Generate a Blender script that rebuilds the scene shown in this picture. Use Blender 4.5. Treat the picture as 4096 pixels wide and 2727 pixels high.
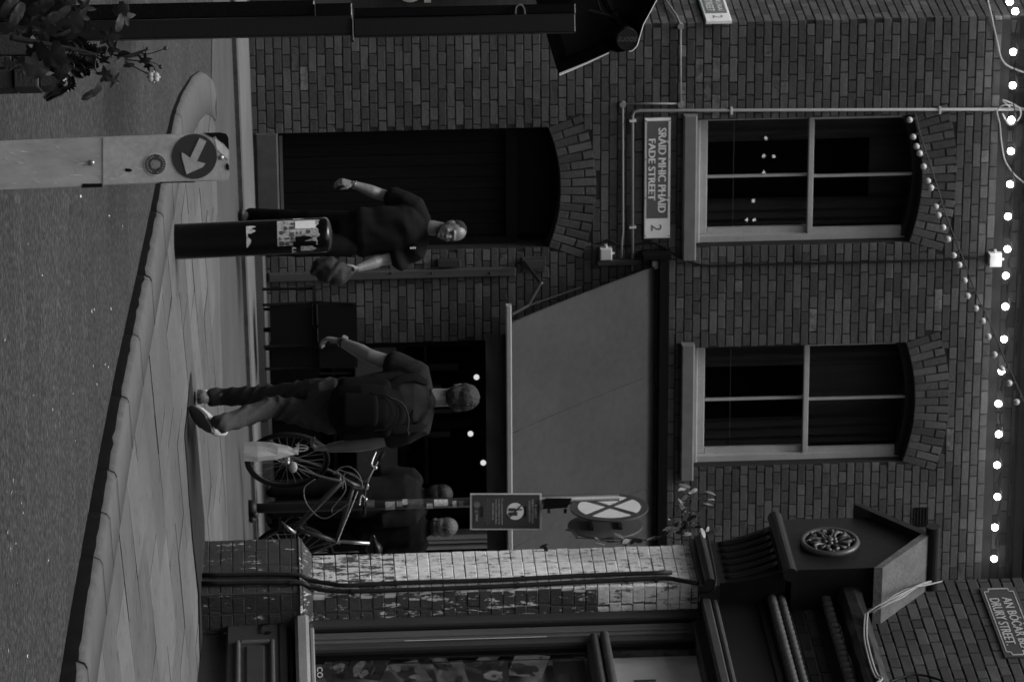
import bpy, math, random
from mathutils import Vector, Matrix, noise

random.seed(7)
for o in list(bpy.data.objects):
    bpy.data.objects.remove(o)
SC = bpy.context.scene
COL = SC.collection
R = math.radians
Vec = Vector

# ------------------------------------------------------------------ camera
# the photograph is a portrait frame lying on its side: world "up" is picture right
FPX = 16000.0                       # focal length in photo pixels (about 140 mm)
PITCH = math.atan(898.0 / FPX)
ROLL = 0.026
EYE = 1.618
cp, sp_, cr, sr = math.cos(PITCH), math.sin(PITCH), math.cos(ROLL), math.sin(ROLL)
R0 = Vec((1, 0, 0)); U0 = Vec((0, -sp_, cp)); FW = Vec((0, cp, sp_))
UAX = R0 * cr - U0 * sr             # photo "across" axis (upright photo)
VAX = R0 * sr + U0 * cr             # photo "up" axis (upright photo)
CAMP = Vec((0, 0, EYE))
cam_d = bpy.data.cameras.new('camera'); cam = bpy.data.objects.new('camera', cam_d); COL.objects.link(cam)
cam_d.sensor_width = 36.0; cam_d.sensor_fit = 'HORIZONTAL'; cam_d.lens = 36.0 * FPX / 4096.0
cam_d.clip_start = 0.5; cam_d.clip_end = 1500
cam.matrix_world = Matrix(((VAX.x, -UAX.x, -FW.x, 0), (VAX.y, -UAX.y, -FW.y, 0), (VAX.z, -UAX.z, -FW.z, EYE), (0, 0, 0, 1)))
SC.camera = cam
cam_d.dof.use_dof = True; cam_d.dof.focus_distance = 17.0; cam_d.dof.aperture_fstop = 15.0

# ------------------------------------------------------------------ sky, sun, exposure
SUN_EL, SUN_AZ = R(71), R(-50)      # high, soft, from the upper left behind the camera
wd = bpy.data.worlds.new('World'); SC.world = wd; wd.use_nodes = True
nt = wd.node_tree
for n in list(nt.nodes): nt.nodes.remove(n)
sky = nt.nodes.new('ShaderNodeTexSky'); sky.sky_type = 'NISHITA'; sky.sun_disc = False
sky.sun_elevation = SUN_EL; sky.sun_rotation = R(230)
sky.air_density = 1.0; sky.dust_density = 3.0
bw = nt.nodes.new('ShaderNodeRGBToBW'); bg = nt.nodes.new('ShaderNodeBackground'); wo = nt.nodes.new('ShaderNodeOutputWorld')
nt.links.new(sky.outputs[0], bw.inputs[0]); nt.links.new(bw.outputs[0], bg.inputs[0]); nt.links.new(bg.outputs[0], wo.inputs[0])
bg.inputs[1].default_value = 0.11
sl = bpy.data.lights.new('sun', 'SUN'); sl.energy = 1.3; sl.angle = R(24); sl.color = (1, 1, 1)
so = bpy.data.objects.new('sun', sl); COL.objects.link(so)
sdir = Vec((math.sin(SUN_AZ) * math.cos(SUN_EL), -math.cos(SUN_AZ) * math.cos(SUN_EL), math.sin(SUN_EL)))
so.rotation_euler = sdir.to_track_quat('Z', 'Y').to_euler(); so.location = (0, 0, 40)
SC.view_settings.view_transform = 'Standard'; SC.view_settings.look = 'None'
SC.view_settings.gamma = 1.0; SC.view_settings.use_curve_mapping = False
SC.view_settings.exposure = 1.3

# ------------------------------------------------------------------ photo geometry
def ray(u, v):
    return FW + UAX * ((u - 1363.5) / FPX) + VAX * ((v - 2048.0) / FPX)
def P(u, v, d):                      # the point seen at photo pixel (u, v), d metres in front of the camera
    r = ray(u, v)
    return CAMP + r * (d / r.y)
def hit(u, v, p0, n):
    r = ray(u, v)
    return CAMP + r * ((p0 - CAMP).dot(n) / r.dot(n))
PAV0, PAVS = 0.188, 0.033            # the street climbs away from the camera
RD0, RDS = 0.0, 0.038
def zpav(y): return PAV0 + PAVS * y
def zroad(y): return RD0 + RDS * y
def G(u, v): return hit(u, v, Vec((0, 0, PAV0)), Vec((0, -PAVS, 1)))
def GR(u, v): return hit(u, v, Vec((0, 0, RD0)), Vec((0, -RDS, 1)))

class Frame:                         # a vertical wall: a along it, o out of it, z up
    def __init__(s, org, th):
        s.org = Vec(org); s.th = th
        s.x = Vec((math.cos(th), math.sin(th), 0)); s.y = Vec((-math.sin(th), math.cos(th), 0)); s.n = -s.y
        s.m = Matrix.Translation(s.org) @ Matrix.Rotation(th, 4, 'Z')
        s.mi = s.m.inverted()
    def loc(s, u, v, o=0.0):         # pixel -> local point on the plane at offset o
        return s.mi @ hit(u, v, s.org + s.n * o, s.n)
    def a(s, u, v, o=0.0): return s.loc(u, v, o).x
    def z(s, u, v, o=0.0): return s.loc(u, v, o).z
THF = math.atan2(.3453, .9385)
THD = math.atan2(-.917, .3987)
_f = P(400, 1125, 35.2)
F = Frame((_f.x, _f.y, 0), THF)
_d = P(2180, 826, 26.2)
D = Frame(Vec((_d.x, _d.y, 0)) + Vec((.917, .3987, 0)) * 0.20, THD)

# ------------------------------------------------------------------ materials
MATS = {}
def M(name, v, rough=.8, var=.25, scale=5., fine=60., bump=.2, bscale=120., island=0., metal=0., spec=.4,
      stretch=(1, 1, 1), emit=0., coat=0., extra=None):
    if name in MATS: return MATS[name]
    m = bpy.data.materials.new(name); MATS[name] = m; m.use_nodes = True
    t = m.node_tree; N = t.nodes; L = t.links
    b = N['Principled BSDF']
    b.inputs['Roughness'].default_value = rough; b.inputs['Metallic'].default_value = metal
    b.inputs['Specular IOR Level'].default_value = spec; b.inputs['Coat Weight'].default_value = coat
    b.inputs['Base Color'].default_value = (v, v, v, 1)
    geo = N.new('ShaderNodeNewGeometry')
    mp = N.new('ShaderNodeMapping'); mp.inputs['Scale'].default_value = stretch
    L.new(geo.outputs['Position'], mp.inputs[0])
    def nz(sc, det=4.):
        n = N.new('ShaderNodeTexNoise'); n.inputs['Scale'].default_value = sc; n.inputs['Detail'].default_value = det
        L.new(mp.outputs[0], n.inputs['Vector']); return n.outputs[0]
    def mth(op, a, c, cl=False):
        n = N.new('ShaderNodeMath'); n.operation = op; n.use_clamp = cl
        for k, q in enumerate((a, c)):
            if hasattr(q, 'links'): L.new(q, n.inputs[k])
            else: n.inputs[k].default_value = q
        return n.outputs[0]
    cur = None
    def madd(a, k, c):
        n = N.new('ShaderNodeMath'); n.operation = 'MULTIPLY_ADD'
        L.new(a, n.inputs[0]); n.inputs[1].default_value = k; n.inputs[2].default_value = c
        return n.outputs[0]
    fac = []
    if var:
        fac.append(madd(nz(scale), 2.4 * var, 1 - 1.2 * var))
        fac.append(madd(nz(fine, 3.), 1.6 * var, 1 - .8 * var))
    if island:
        oi = N.new('ShaderNodeObjectInfo')
        rs = mth('FRACT', mth('ADD', oi.outputs['Random'], geo.outputs['Random Per Island']), 0)
        fac.append(madd(mth('POWER', rs, 1.6), 2 * island, 1 - .8 * island))
    for f in fac:
        cur = f if cur is None else mth('MULTIPLY', cur, f)
    if cur is not None:
        cur = mth('MULTIPLY', cur, v)
    if extra:
        cur = extra(N, L, nz, mth, mp, geo, cur if cur is not None else v)
    if cur is not None:
        L.new(cur, b.inputs['Base Color'])
    if bump:
        bp = N.new('ShaderNodeBump'); bp.inputs['Strength'].default_value = bump; bp.inputs['Distance'].default_value = .01
        L.new(nz(bscale, 5.), bp.inputs['Height']); L.new(bp.outputs[0], b.inputs['Normal'])
    if emit:
        b.inputs['Emission Color'].default_value = (1, 1, 1, 1); b.inputs['Emission Strength'].default_value = emit
    return m
def flake(thr, lo, hi=.62, sc=9., width=.03, stretch=None):
    """old paint that has flaked off in patches"""
    def ex(N, L, nz, mth, mp, geo, cur):
        a = nz(sc, 6.); c = nz(sc * 5, 6.)
        s = mth('ADD', mth('MULTIPLY', a, .62), mth('MULTIPLY', c, .38))
        k = mth('DIVIDE', mth('SUBTRACT', s, thr), width, True)
        mx = N.new('ShaderNodeMix'); mx.data_type = 'FLOAT'
        L.new(k, mx.inputs[0])
        if hasattr(cur, 'links'): L.new(cur, mx.inputs[2])
        else: mx.inputs[2].default_value = cur
        L.new(mth('MULTIPLY', cur, lo / hi), mx.inputs[3])
        return mx.outputs[0]
    return ex

# ------------------------------------------------------------------ mesh builder
class MB:
    def __init__(s): s.v = []; s.f = []; s.mi = []; s.k = 0
    def add(s, vs, fs):
        b = len(s.v); s.v += [Vec(p) for p in vs]
        for q in fs: s.f.append([i + b for i in q]); s.mi.append(s.k)
        return s
    def box(s, x0, x1, y0, y1, z0, z1):
        return s.add([(x0, y0, z0), (x1, y0, z0), (x1, y1, z0), (x0, y1, z0), (x0, y0, z1), (x1, y0, z1), (x1, y1, z1), (x0, y1, z1)],
                     [(0, 3, 2, 1), (4, 5, 6, 7), (0, 1, 5, 4), (1, 2, 6, 5), (2, 3, 7, 6), (3, 0, 4, 7)])
    def bbox(s, x0, x1, y0, y1, z0, z1, c=.01):      # box with chamfered front (low y) edges
        m = s
        m.add([(x0, y1, z0), (x1, y1, z0), (x1, y1, z1), (x0, y1, z1),
               (x0, y0 + c, z0), (x1, y0 + c, z0), (x1, y0 + c, z1), (x0, y0 + c, z1),
               (x0 + c, y0, z0 + c), (x1 - c, y0, z0 + c), (x1 - c, y0, z1 - c), (x0 + c, y0, z1 - c)],
              [(3, 2, 1, 0), (0, 1, 5, 4), (1, 2, 6, 5), (2, 3, 7, 6), (3, 0, 4, 7), (4, 5, 9, 8), (5, 6, 10, 9), (6, 7, 11, 10), (7, 4, 8, 11), (8, 9, 10, 11)])
        return s
    def prism(s, poly, y0, y1):                      # polygon in (x, z), extruded along y
        n = len(poly)
        s.add([(p[0], y0, p[1]) for p in poly] + [(p[0], y1, p[1]) for p in poly],
              [tuple(range(n)), tuple(range(2 * n - 1, n - 1, -1))] + [(i, i + n, (i + 1) % n + n, (i + 1) % n) for i in range(n)])
        return s
    def slab(s, top, h):                             # polygon of 3D points, extruded straight down by h
        n = len(top); t = [Vec(p) for p in top]
        s.add(t + [p - Vec((0, 0, h)) for p in t],
              [tuple(range(n)), tuple(range(2 * n - 1, n - 1, -1))] + [(i, i + n, (i + 1) % n + n, (i + 1) % n) for i in range(n)])
        return s
    def tube(s, pts, r, n=8, caps=True):
        pts = [Vec(p) for p in pts]; k = len(pts)
        rr = r if isinstance(r, (list, tuple)) else [r] * k
        up = None; rings = []
        for i, p in enumerate(pts):
            t = (pts[min(i + 1, k - 1)] - pts[max(i - 1, 0)])
            t = t.normalized() if t.length > 1e-9 else Vec((0, 0, 1))
            if up is None: up = Vec((0, 0, 1)) if abs(t.z) < .9 else Vec((1, 0, 0))
            sx = t.cross(up).normalized(); up = sx.cross(t).normalized()
            rings.append([p + (sx * math.cos(2 * math.pi * j / n) + up * math.sin(2 * math.pi * j / n)) * rr[i] for j in range(n)])
        vs = [q for g in rings for q in g]; fs = []
        for i in range(k - 1):
            for j in range(n):
                fs.append((i * n + j, (i + 1) * n + j, (i + 1) * n + (j + 1) % n, i * n + (j + 1) % n))
        if caps: fs += [tuple(range(n)), tuple((k - 1) * n + j for j in range(n - 1, -1, -1))]
        return s.add(vs, fs)
    def ball(s, c, r, n=10, m=7, sc=(1, 1, 1), rot=None):
        c = Vec(c); vs = []; fs = []
        for i in range(m + 1):
            th = math.pi * i / m
            for j in range(n):
                ph = 2 * math.pi * j / n
                p = Vec((r * sc[0] * math.sin(th) * math.cos(ph), r * sc[1] * math.sin(th) * math.sin(ph), r * sc[2] * math.cos(th)))
                if rot is not None: p = rot @ p
                vs.append(c + p)
        for i in range(m):
            for j in range(n):
                fs.append((i * n + j, (i + 1) * n + j, (i + 1) * n + (j + 1) % n, i * n + (j + 1) % n))
        return s.add(vs, fs)
    def ring(s, c, ax, ay, Rr, r, n=40, m=8):        # torus in the plane of ax, ay
        c, ax, ay = Vec(c), Vec(ax), Vec(ay); az = ax.cross(ay).normalized()
        vs = []; fs = []
        for i in range(n):
            t = 2 * math.pi * i / n; e = ax * math.cos(t) + ay * math.sin(t)
            for j in range(m):
                q = 2 * math.pi * j / m
                vs.append(c + e * (Rr + r * math.cos(q)) + az * (r * math.sin(q)))
        for i in range(n):
            for j in range(m):
                fs.append((i * m + j, ((i + 1) % n) * m + j, ((i + 1) % n) * m + (j + 1) % m, i * m + (j + 1) % m))
        return s.add(vs, fs)
    def mesh(s, name, mats=(), smooth=False, xf=None):
        me = bpy.data.meshes.new(name)
        me.from_pydata([(xf @ p) if xf is not None else p for p in s.v], [], s.f)
        for m in (mats if isinstance(mats, (list, tuple)) else [mats]): me.materials.append(m)
        if any(s.mi): me.polygons.foreach_set('material_index', s.mi)
        if smooth: me.polygons.foreach_set('use_smooth', [True] * len(s.f))
        me.update(); return me

def tag(o, label=None, cat=None, group=None, kind=None):
    for k, q in (('label', label), ('category', cat), ('group', group), ('kind', kind)):
        if q: o[k] = q
    return o
def link(name, me, parent=None):
    o = bpy.data.objects.new(name, me); COL.objects.link(o)
    if parent is not None: o.parent = parent
    return o
def wmat(o):                                         # world matrix without a depsgraph update
    m = Matrix.Translation(o.location) @ Matrix.Rotation(o.rotation_euler.z, 4, 'Z')
    return wmat(o.parent) @ m if o.parent else m
def thing(name, label, cat, loc, rz=0., group=None):
    o = bpy.data.objects.new(name, None); COL.objects.link(o); o.empty_display_size = .1
    o.location = loc; o.rotation_euler = (0, 0, rz)
    return tag(o, label, cat, group)
def part(mb, name, mats, parent, frame=None, smooth=False, label=None):
    """mb's points are in the frame (or the world); they are stored relative to the parent"""
    xf = wmat(parent).inverted() @ (frame.m if frame else Matrix())
    o = link(name, mb.mesh(name, mats, smooth, xf), parent)
    if label: o['label'] = label
    return o
def single(mb, name, mats, base, label, cat, frame=None, smooth=False, group=None, kind=None, rz=None):
    """a thing that is one mesh"""
    base = Vec(base); rz = (frame.th if frame else 0.) if rz is None else rz
    x = Matrix.Translation(base) @ Matrix.Rotation(rz, 4, 'Z')
    o = link(name, mb.mesh(name, mats, smooth, x.inverted() @ (frame.m if frame else Matrix())))
    o.location = base; o.rotation_euler = (0, 0, rz)
    return tag(o, label, cat, group, kind)
def structure(mb, name, mats, smooth=False):
    return tag(link(name, mb.mesh(name, mats, smooth)), kind='structure')

_tc = {}
def text_geo(s):
    if s in _tc: return _tc[s]
    c = bpy.data.curves.new('t', 'FONT'); c.body = s; c.size = 1; c.offset = 0; c.resolution_u = 3
    o = bpy.data.objects.new('t', c); COL.objects.link(o)
    me = bpy.data.meshes.new_from_object(o.evaluated_get(bpy.context.evaluated_depsgraph_get()))
    vs = [tuple(q.co) for q in me.vertices]; fs = [tuple(p.vertices) for p in me.polygons]
    bpy.data.objects.remove(o); bpy.data.curves.remove(c); bpy.data.meshes.remove(me)
    x0 = min(q[0] for q in vs); x1 = max(q[0] for q in vs); y0 = min(q[1] for q in vs); y1 = max(q[1] for q in vs)
    vs = [((q[0] - x0) / (x1 - x0), (q[1] - y0) / (y1 - y0)) for q in vs]
    _tc[s] = (vs, fs); return _tc[s]
def text(mb, s, fn, bold=0.0):
    vs, fs = text_geo(s)
    mb.add([fn(x, y) for x, y in vs], fs)
    return mb
def text_on(mb, s, a0, a1, z0, z1, y, bold=0.):      # letters on a wall, a0..a1 by z0..z1
    for k, d in enumerate((-bold, 0, bold) if bold else (0,)):
        text(mb, s, lambda x, q: (a0 + d + (a1 - a0) * x, y - .00008 * k, z0 + (z1 - z0) * q))
    return mb
# ------------------------------------------------------------------ materials in use (a monochrome photograph)
m_brick = M('old_brick', 0.066, .85, .36, 1.7, 34, .6, 90, island=.33, spec=0.12)
m_mort = M('mortar', 0.026, .95, .3, 8, 70, .3, 200, spec=0.1)
m_brickd = M('dark_brick', 0.048, .8, .3, 2.2, 34, .3, 160, island=.3, spec=0.12)
m_mortd = M('dark_mortar', 0.012, .95, .2, 8, 70, .3, 200, spec=0.1)
m_soot = M('sooty_brick', 0.022, .9, .3, 7, 55, .35, 150, island=.5, spec=0.1)
def asph_tex(N, L, nz, mth, mp, geo, c):
    m2 = N.new('ShaderNodeMapping'); m2.inputs['Rotation'].default_value = (0, 0, R(-66)); m2.inputs['Scale'].default_value = (.12, 1.6, 1)
    L.new(geo.outputs['Position'], m2.inputs[0]); n2 = N.new('ShaderNodeTexNoise'); n2.inputs['Scale'].default_value = 1.5; n2.inputs['Detail'].default_value = 5
    L.new(m2.outputs[0], n2.inputs['Vector'])
    grain = mth('ADD', mth('MULTIPLY', mth('POWER', nz(38, 8.), 3.0), 7.2), .12)
    return mth('MULTIPLY', c, mth('MULTIPLY', grain, mth('ADD', mth('MULTIPLY', n2.outputs[0], .9), .55)))
m_asph = M('asphalt', .026, .9, .22, .7, 26, .5, 120, spec=.25, extra=asph_tex)
def slab_tex(N, L, nz, mth, mp, geo, c):           # gum spots and grime
    return mth('MULTIPLY', c, mth('SUBTRACT', 1.0, mth('MULTIPLY', mth('DIVIDE', mth('SUBTRACT', nz(11, 2.), .64), .04, True), .4)))
m_slab = M('paving_stone', .082, .7, .34, 1.6, 18, .25, 80, island=.18, spec=.22, extra=slab_tex)
m_bed = M('joint_sand', .06, .95, .3)
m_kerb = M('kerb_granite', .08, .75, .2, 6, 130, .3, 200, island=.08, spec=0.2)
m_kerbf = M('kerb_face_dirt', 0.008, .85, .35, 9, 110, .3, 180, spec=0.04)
m_gran = M('granite', .12, .8, .25, 9, 130, .3, 220)
m_dgran = M('dark_granite', .022, .8, .3, 5, 60, .15, 200, spec=.05)
m_white = M('white_paint', .33, .5, .16, 5, 40, .1, 60)
m_cream = M('weathered_white_paint', .5, .6, .15, 6, 60, .1, 90)
m_glass = M('window_glass', .012, .012, 0, bump=0.02, bscale=.9, spec=.5)
m_black = M('black_paint', 0.004, 0.22, .2, 5, 60, .08, 90, spec=0.35)
m_blackm = M('black_matt', 0.005, .75, .2, 5, 60, .1, 90, spec=0.08)
m_iron = M('dark_iron', 0.012, .5, .3, 8, 90, .15, 120, spec=0.2)
m_timb = M('dark_timber', .03, .6, .3, 3, 40, .2, 60, stretch=(6, 6, .6))
m_timb2 = M('worn_timber', .062, .55, .4, 3, 45, .2, 60, stretch=(7, 7, .5))
m_timbp = M('pale_timber', .17, .6, .3, 3, 40, .2, 60)
m_door = M('door_timber', .0075, .8, .35, 3, 30, .15, 50, stretch=(8, 8, .4), spec=.03)
m_shopp = M('dark_shop_paint', .007, 0.45, .15, 3, 30, .12, 40, spec=0.25)
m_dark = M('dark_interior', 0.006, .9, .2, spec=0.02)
m_grey = M('grey_paint', .10, .6, .2)
m_pipe = M('grey_conduit', .18, .55, .15, 8, 60, .1, 60)
m_plast = M('white_plastic', .46, .5, .08)
m_cable = M('black_cable', 0.008, .5, .1, spec=0.15)
m_cablep = M('pale_cable', .2, .6, .2)
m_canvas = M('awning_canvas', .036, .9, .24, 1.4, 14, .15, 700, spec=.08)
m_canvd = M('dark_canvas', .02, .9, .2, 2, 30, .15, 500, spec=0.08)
m_steel = M('steel', .35, .35, .15, 6, 60, .1, 90, metal=.9)
m_bulb = M('lit_bulb', .9, .3, 0, bump=0, emit=20.)
m_bulbd = M('dim_lit_bulb', .6, .3, 0, bump=0, emit=4.)
m_bulbi = M('lit_indoor_bulb', .6, .3, 0, bump=0, emit=.28)
m_bulbo = M('frosted_bulb', .40, .3, .12, 25, 60, .05, 60)
m_sock = M('bulb_socket', .03, .6, .1)
m_signw = M('sign_white', .72, .4, .1, 4, 40, .04, 60)
m_signg = M('sign_grey', .10, .4, .1, 4, 40, .04, 60)
m_signd = M('sign_dark', .032, .4, .15, 4, 40, .04, 60)
m_pw = M('flaking_white_paint', .54, .75, .42, 3, 24, .6, 40, extra=flake(.55, .11, .54, 21, .05), stretch=(1.5, 1.5, .6))
m_pp = M('peeled_paint', .52, .75, .25, 6, 40, .5, 60, extra=flake(.40, .05, .52, 12, .04), stretch=(1.7, 1.7, .5), spec=.15)
m_pl = M('peeled_plinth_paint', .40, .8, .3, 6, 40, .5, 60, extra=flake(.36, .035, .40, 11, .04), stretch=(1.7, 1.7, .5), spec=.12)

def pane_mat():
    m = bpy.data.materials.new('clear_glass'); m.use_nodes = True; t = m.node_tree; t.nodes.remove(t.nodes['Principled BSDF'])
    tr = t.nodes.new('ShaderNodeBsdfTransparent'); gl = t.nodes.new('ShaderNodeBsdfGlossy'); gl.inputs['Roughness'].default_value = .004
    lw = t.nodes.new('ShaderNodeLayerWeight'); lw.inputs[0].default_value = .5; pw = t.nodes.new('ShaderNodeMath'); pw.operation = 'POWER'; pw.inputs[1].default_value = 5; fr = t.nodes.new('ShaderNodeMath'); fr.operation = 'MULTIPLY_ADD'; fr.inputs[1].default_value = .5; fr.inputs[2].default_value = .02; t.links.new(lw.outputs['Facing'], pw.inputs[0]); t.links.new(pw.outputs[0], fr.inputs[0]); mx = t.nodes.new('ShaderNodeMixShader')
    t.links.new(fr.outputs[0], mx.inputs[0]); t.links.new(tr.outputs[0], mx.inputs[1]); t.links.new(gl.outputs[0], mx.inputs[2])
    t.links.new(mx.outputs[0], t.nodes['Material Output'].inputs[0]); return m
m_clear = pane_mat()
# ------------------------------------------------------------------ road
mb = MB()
ys = [-150, -20, 0, 10, 20, 30, 40, 60, 300]
zs = [zroad(max(-20, min(y, 45))) for y in ys]
for i in range(len(ys) - 1):
    mb.add([(-200, ys[i], zs[i]), (200, ys[i], zs[i]), (200, ys[i + 1], zs[i + 1]), (-200, ys[i + 1], zs[i + 1])], [(0, 1, 2, 3)])
structure(mb, 'road', m_asph)

# scraps of grit and litter on the asphalt
rnd = random.Random(77); mb = MB()
for i in range(70):
    u, v = rnd.uniform(300, 2727), rnd.uniform(10, 560)
    if v > 830 - u * .26: continue
    p = GR(u, v); r_ = rnd.uniform(.004, .011)
    mb.add([p + Vec((r_ * math.cos(q) * rnd.uniform(.5, 1.3), r_ * math.sin(q), .003 + rnd.uniform(0, .006))) for q in [k * 1.2566 for k in range(5)]], [(0, 1, 2, 3, 4)])
structure(mb, 'grit', M('grit_pale', .45, .7, .4))['kind'] = 'stuff'

# ------------------------------------------------------------------ near pavement: kerb stones, slabs, dark step
KE = [(868, 425), (866, 360), (858, 318), (840, 296), (821, 285), (793, 307), (755, 373), (727, 448), (698, 533), (661, 735), (649, 886), (628, 1019), (609, 1132), (580, 1226),
      (552, 1330), (533, 1453), (519, 1552), (500, 1670), (472, 1816), (432, 2058), (415, 2261), (373, 2440), (340, 2577), (330, 2727), (290, 3000), (240, 3500)]
KP = [G(u, v) for v, u in KE]
# smooth the straight run a little
for _ in range(10):
    KP = [KP[0]] + [KP[i] * .5 + (KP[i - 1] + KP[i + 1]) * .25 if i > 7 else KP[i] for i in range(1, len(KP) - 1)] + [KP[-1]]
def inset(pts, w):
    out = []
    for i, p in enumerate(pts):
        t = (pts[min(i + 1, len(pts) - 1)] - pts[max(i - 1, 0)]); t.z = 0; t.normalize()
        n = Vec((-t.y, t.x, 0))
        q = p + n * w; q.z = zpav(q.y); out.append(q)
    return out
KI = inset(KP, .30)
kd = (KP[-1] - KP[9]).normalized()
mb = MB()
back = [G(1500, 905), G(2300, 925)]
ring = [KI[i] for i in range(0, len(KI))] + [KI[-1] + Vec((8, 2, 0)), Vec((9, 24, 0)), P(2700, 930, 29.6)]
mb.slab([Vec((p.x, p.y, zpav(p.y) - .012)) for p in ring], .3)
pav = structure(mb, 'pavement', m_bed)
# kerb stones run along the edge, one object each
cum = [0.]
for i in range(1, len(KP)): cum.append(cum[-1] + (KP[i] - KP[i - 1]).length)
def along(pts, s):
    for i in range(1, len(pts)):
        if cum[i] >= s or i == len(pts) - 1:
            k = (s - cum[i - 1]) / max(1e-6, cum[i] - cum[i - 1]); return pts[i - 1].lerp(pts[i], k)
cuts = [0.]; 
joint_px = {886, 1132, 1330, 1552, 1816, 2058, 2261}
names_i = [i for i, (v, u) in enumerate(KE) if u in joint_px]
cuts = [0., cum[3], cum[7], cum[8] + .5] + [cum[i] for i in names_i] + [cum[i] for i in (22, 24)] + [cum[-1]]
kerb = bpy.data.objects.new('kerb', None); COL.objects.link(kerb); kerb.location = KP[9]; tag(kerb, kind='structure')
for j in range(len(cuts) - 1):
    s0, s1 = cuts[j] + .006, cuts[j + 1] - .006
    n = max(3, int((s1 - s0) / .09)); rows = []
    rnd = random.Random(j)
    for i in range(n + 1):
        s = s0 + (s1 - s0) * i / n
        f, b = along(KP, s), along(KI, s)
        e = min(i, n - i) * (s1 - s0) / n
        dn = (b - f).normalized()
        wob = noise.noise(Vec((s * 4, j, 0))) * (.006 if j > 2 else .003)
        ch = .009 if e < .02 else 0.
        r_ = .035 + noise.noise(Vec((s * 9, 3, j))) * (.012 if j > 2 else .004)
        zr = zroad(f.y) - .05
        prof = [Vec((f.x, f.y, zr)), f + dn * (wob + ch) + Vec((0, 0, -r_ * 1.1)), f + dn * (wob + ch + r_ * .35) + Vec((0, 0, -r_ * .35)),
                f + dn * (wob + ch + r_) + Vec((0, 0, -.002)), b + dn * -.008 + Vec((0, 0, .003)), b + dn * -.008 + Vec((0, 0, -.1))]
        rows.append(prof)
    mb = MB(); k = len(rows[0])
    mb.v = [p for r in rows for p in r]
    for i in range(n):
        for q in range(k - 1):
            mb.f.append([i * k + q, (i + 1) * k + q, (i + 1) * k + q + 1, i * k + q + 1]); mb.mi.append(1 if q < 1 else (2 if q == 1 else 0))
    mb.f.append(list(range(k))); mb.mi.append(1); mb.f.append([n * k + q for q in range(k - 1, -1, -1)]); mb.mi.append(1)
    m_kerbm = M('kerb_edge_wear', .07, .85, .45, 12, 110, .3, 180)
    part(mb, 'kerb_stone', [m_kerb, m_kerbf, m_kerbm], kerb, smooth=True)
# slabs: courses at about 42 degrees to the view, cross joints along the kerb
def clip(poly, a, b):                                  # keep the part left of a->b (in plan)
    out = []
    def sd(p): return (b.x - a.x) * (p.y - a.y) - (b.y - a.y) * (p.x - a.x)
    for i in range(len(poly)):
        p, q = poly[i], poly[(i + 1) % len(poly)]; sp, sq = sd(p), sd(q)
        if sp >= 0: out.append(p)
        if (sp >= 0) != (sq >= 0): out.append(p.lerp(q, sp / (sp - sq)))
    return out
KM = inset(KP, .12); hull = [KM[i] for i in (23, 16, 9, 7, 6, 5, 4)]
hull = [Vec((p.x, p.y, 0)) for p in hull]
bk = [Vec((P(500, 900, 29.2).x, 29.25, 0)), Vec((4, 29.5, 0)), Vec((7, 22, 0))]
bound = list(reversed(hull)) + [Vec((KP[-1].x + .1, KP[-1].y, 0)), Vec((9, 18, 0)), Vec((6, 29.4, 0)), Vec((-1.60, 28.95, 0))]
e1 = Vec((math.sin(R(43)), math.cos(R(43)), 0)); e2 = Vec((-math.sin(R(21)), math.cos(R(21)), 0))
org = G(1330, 632); org.z = 0
nslab = 0
for j in range(-14, 18):
    W = .56
    off = (j % 3) * .31 + noise.noise(Vec((j * 3.1, 0, 0))) * .2
    for i in range(-9, 14):
        Ls = .95
        o0 = org + e2 * (j * W / math.sin(R(64)) ) + e1 * (i * Ls + off)
        g = .006
        q = [o0 + e1 * g + e2 * g, o0 + e1 * (Ls - g) + e2 * g, o0 + e1 * (Ls - g) + e2 * (W / math.sin(R(64)) - g), o0 + e1 * g + e2 * (W / math.sin(R(64)) - g)]
        nb = len(bound)
        for k in range(nb):
            if len(q) < 3: break
            a_, b_ = bound[k], bound[(k + 1) % nb]
            q = clip(q, a_, b_)
        if len(q) < 3: continue
        c = sum(q, Vec()) / len(q)
        if c.y > 29.3 or c.x > 5: continue
        rnd = random.Random(i * 100 + j)
        tx, ty, tz = rnd.uniform(-.004, .004), rnd.uniform(-.004, .004), rnd.uniform(-.002, .002)
        top = [Vec((p.x, p.y, zpav(p.y) - .006 + tz + tx * (p.x - c.x) + ty * (p.y - c.y))) for p in q]
        mb = MB(); mb.slab(top, .06); part(mb, 'paving_slab', m_slab, pav); nslab += 1
# strip of dark granite set flush in the slabs, widening towards the corner shop
lo_ = [(1481, 765), (1560, 757), (1637, 751), (1740, 739), (1872, 750), (1987, 757), (2176, 774), (2379, 797), (2560, 800), (2727, 806)]
hi_ = [(1481, 765), (1560, 771), (1632, 775), (1745, 789), (1872, 800), (1962, 807), (2081, 818), (2250, 821), (2560, 812), (2727, 816)]
mb = MB(); n = len(lo_)
for u, v in lo_ + hi_:
    p = G(u, v); p.z = zpav(p.y) + .0005; mb.v.append(p)
for i in range(n - 1): mb.f.append([i, i + 1, n + i + 1, n + i]); mb.mi.append(0)
structure(mb, 'pavement_strip', m_dgran)
# paler worn surface of the raised crossing between the corner and the brick building
mb = MB(); cx_ = [(-1.6, 29.0), (9, 29.9), (9, 36), (-4.5, 31.6), (-3.4, 30.2)]
mb.add([Vec((x, y, zroad(y) + .005)) for x, y in cx_], [(0, 1, 2, 3, 4)])
structure(mb, 'crossing', M('crossing_surface', .05, .9, .3, 1.5, 24, .5, 110, spec=.2))

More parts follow.
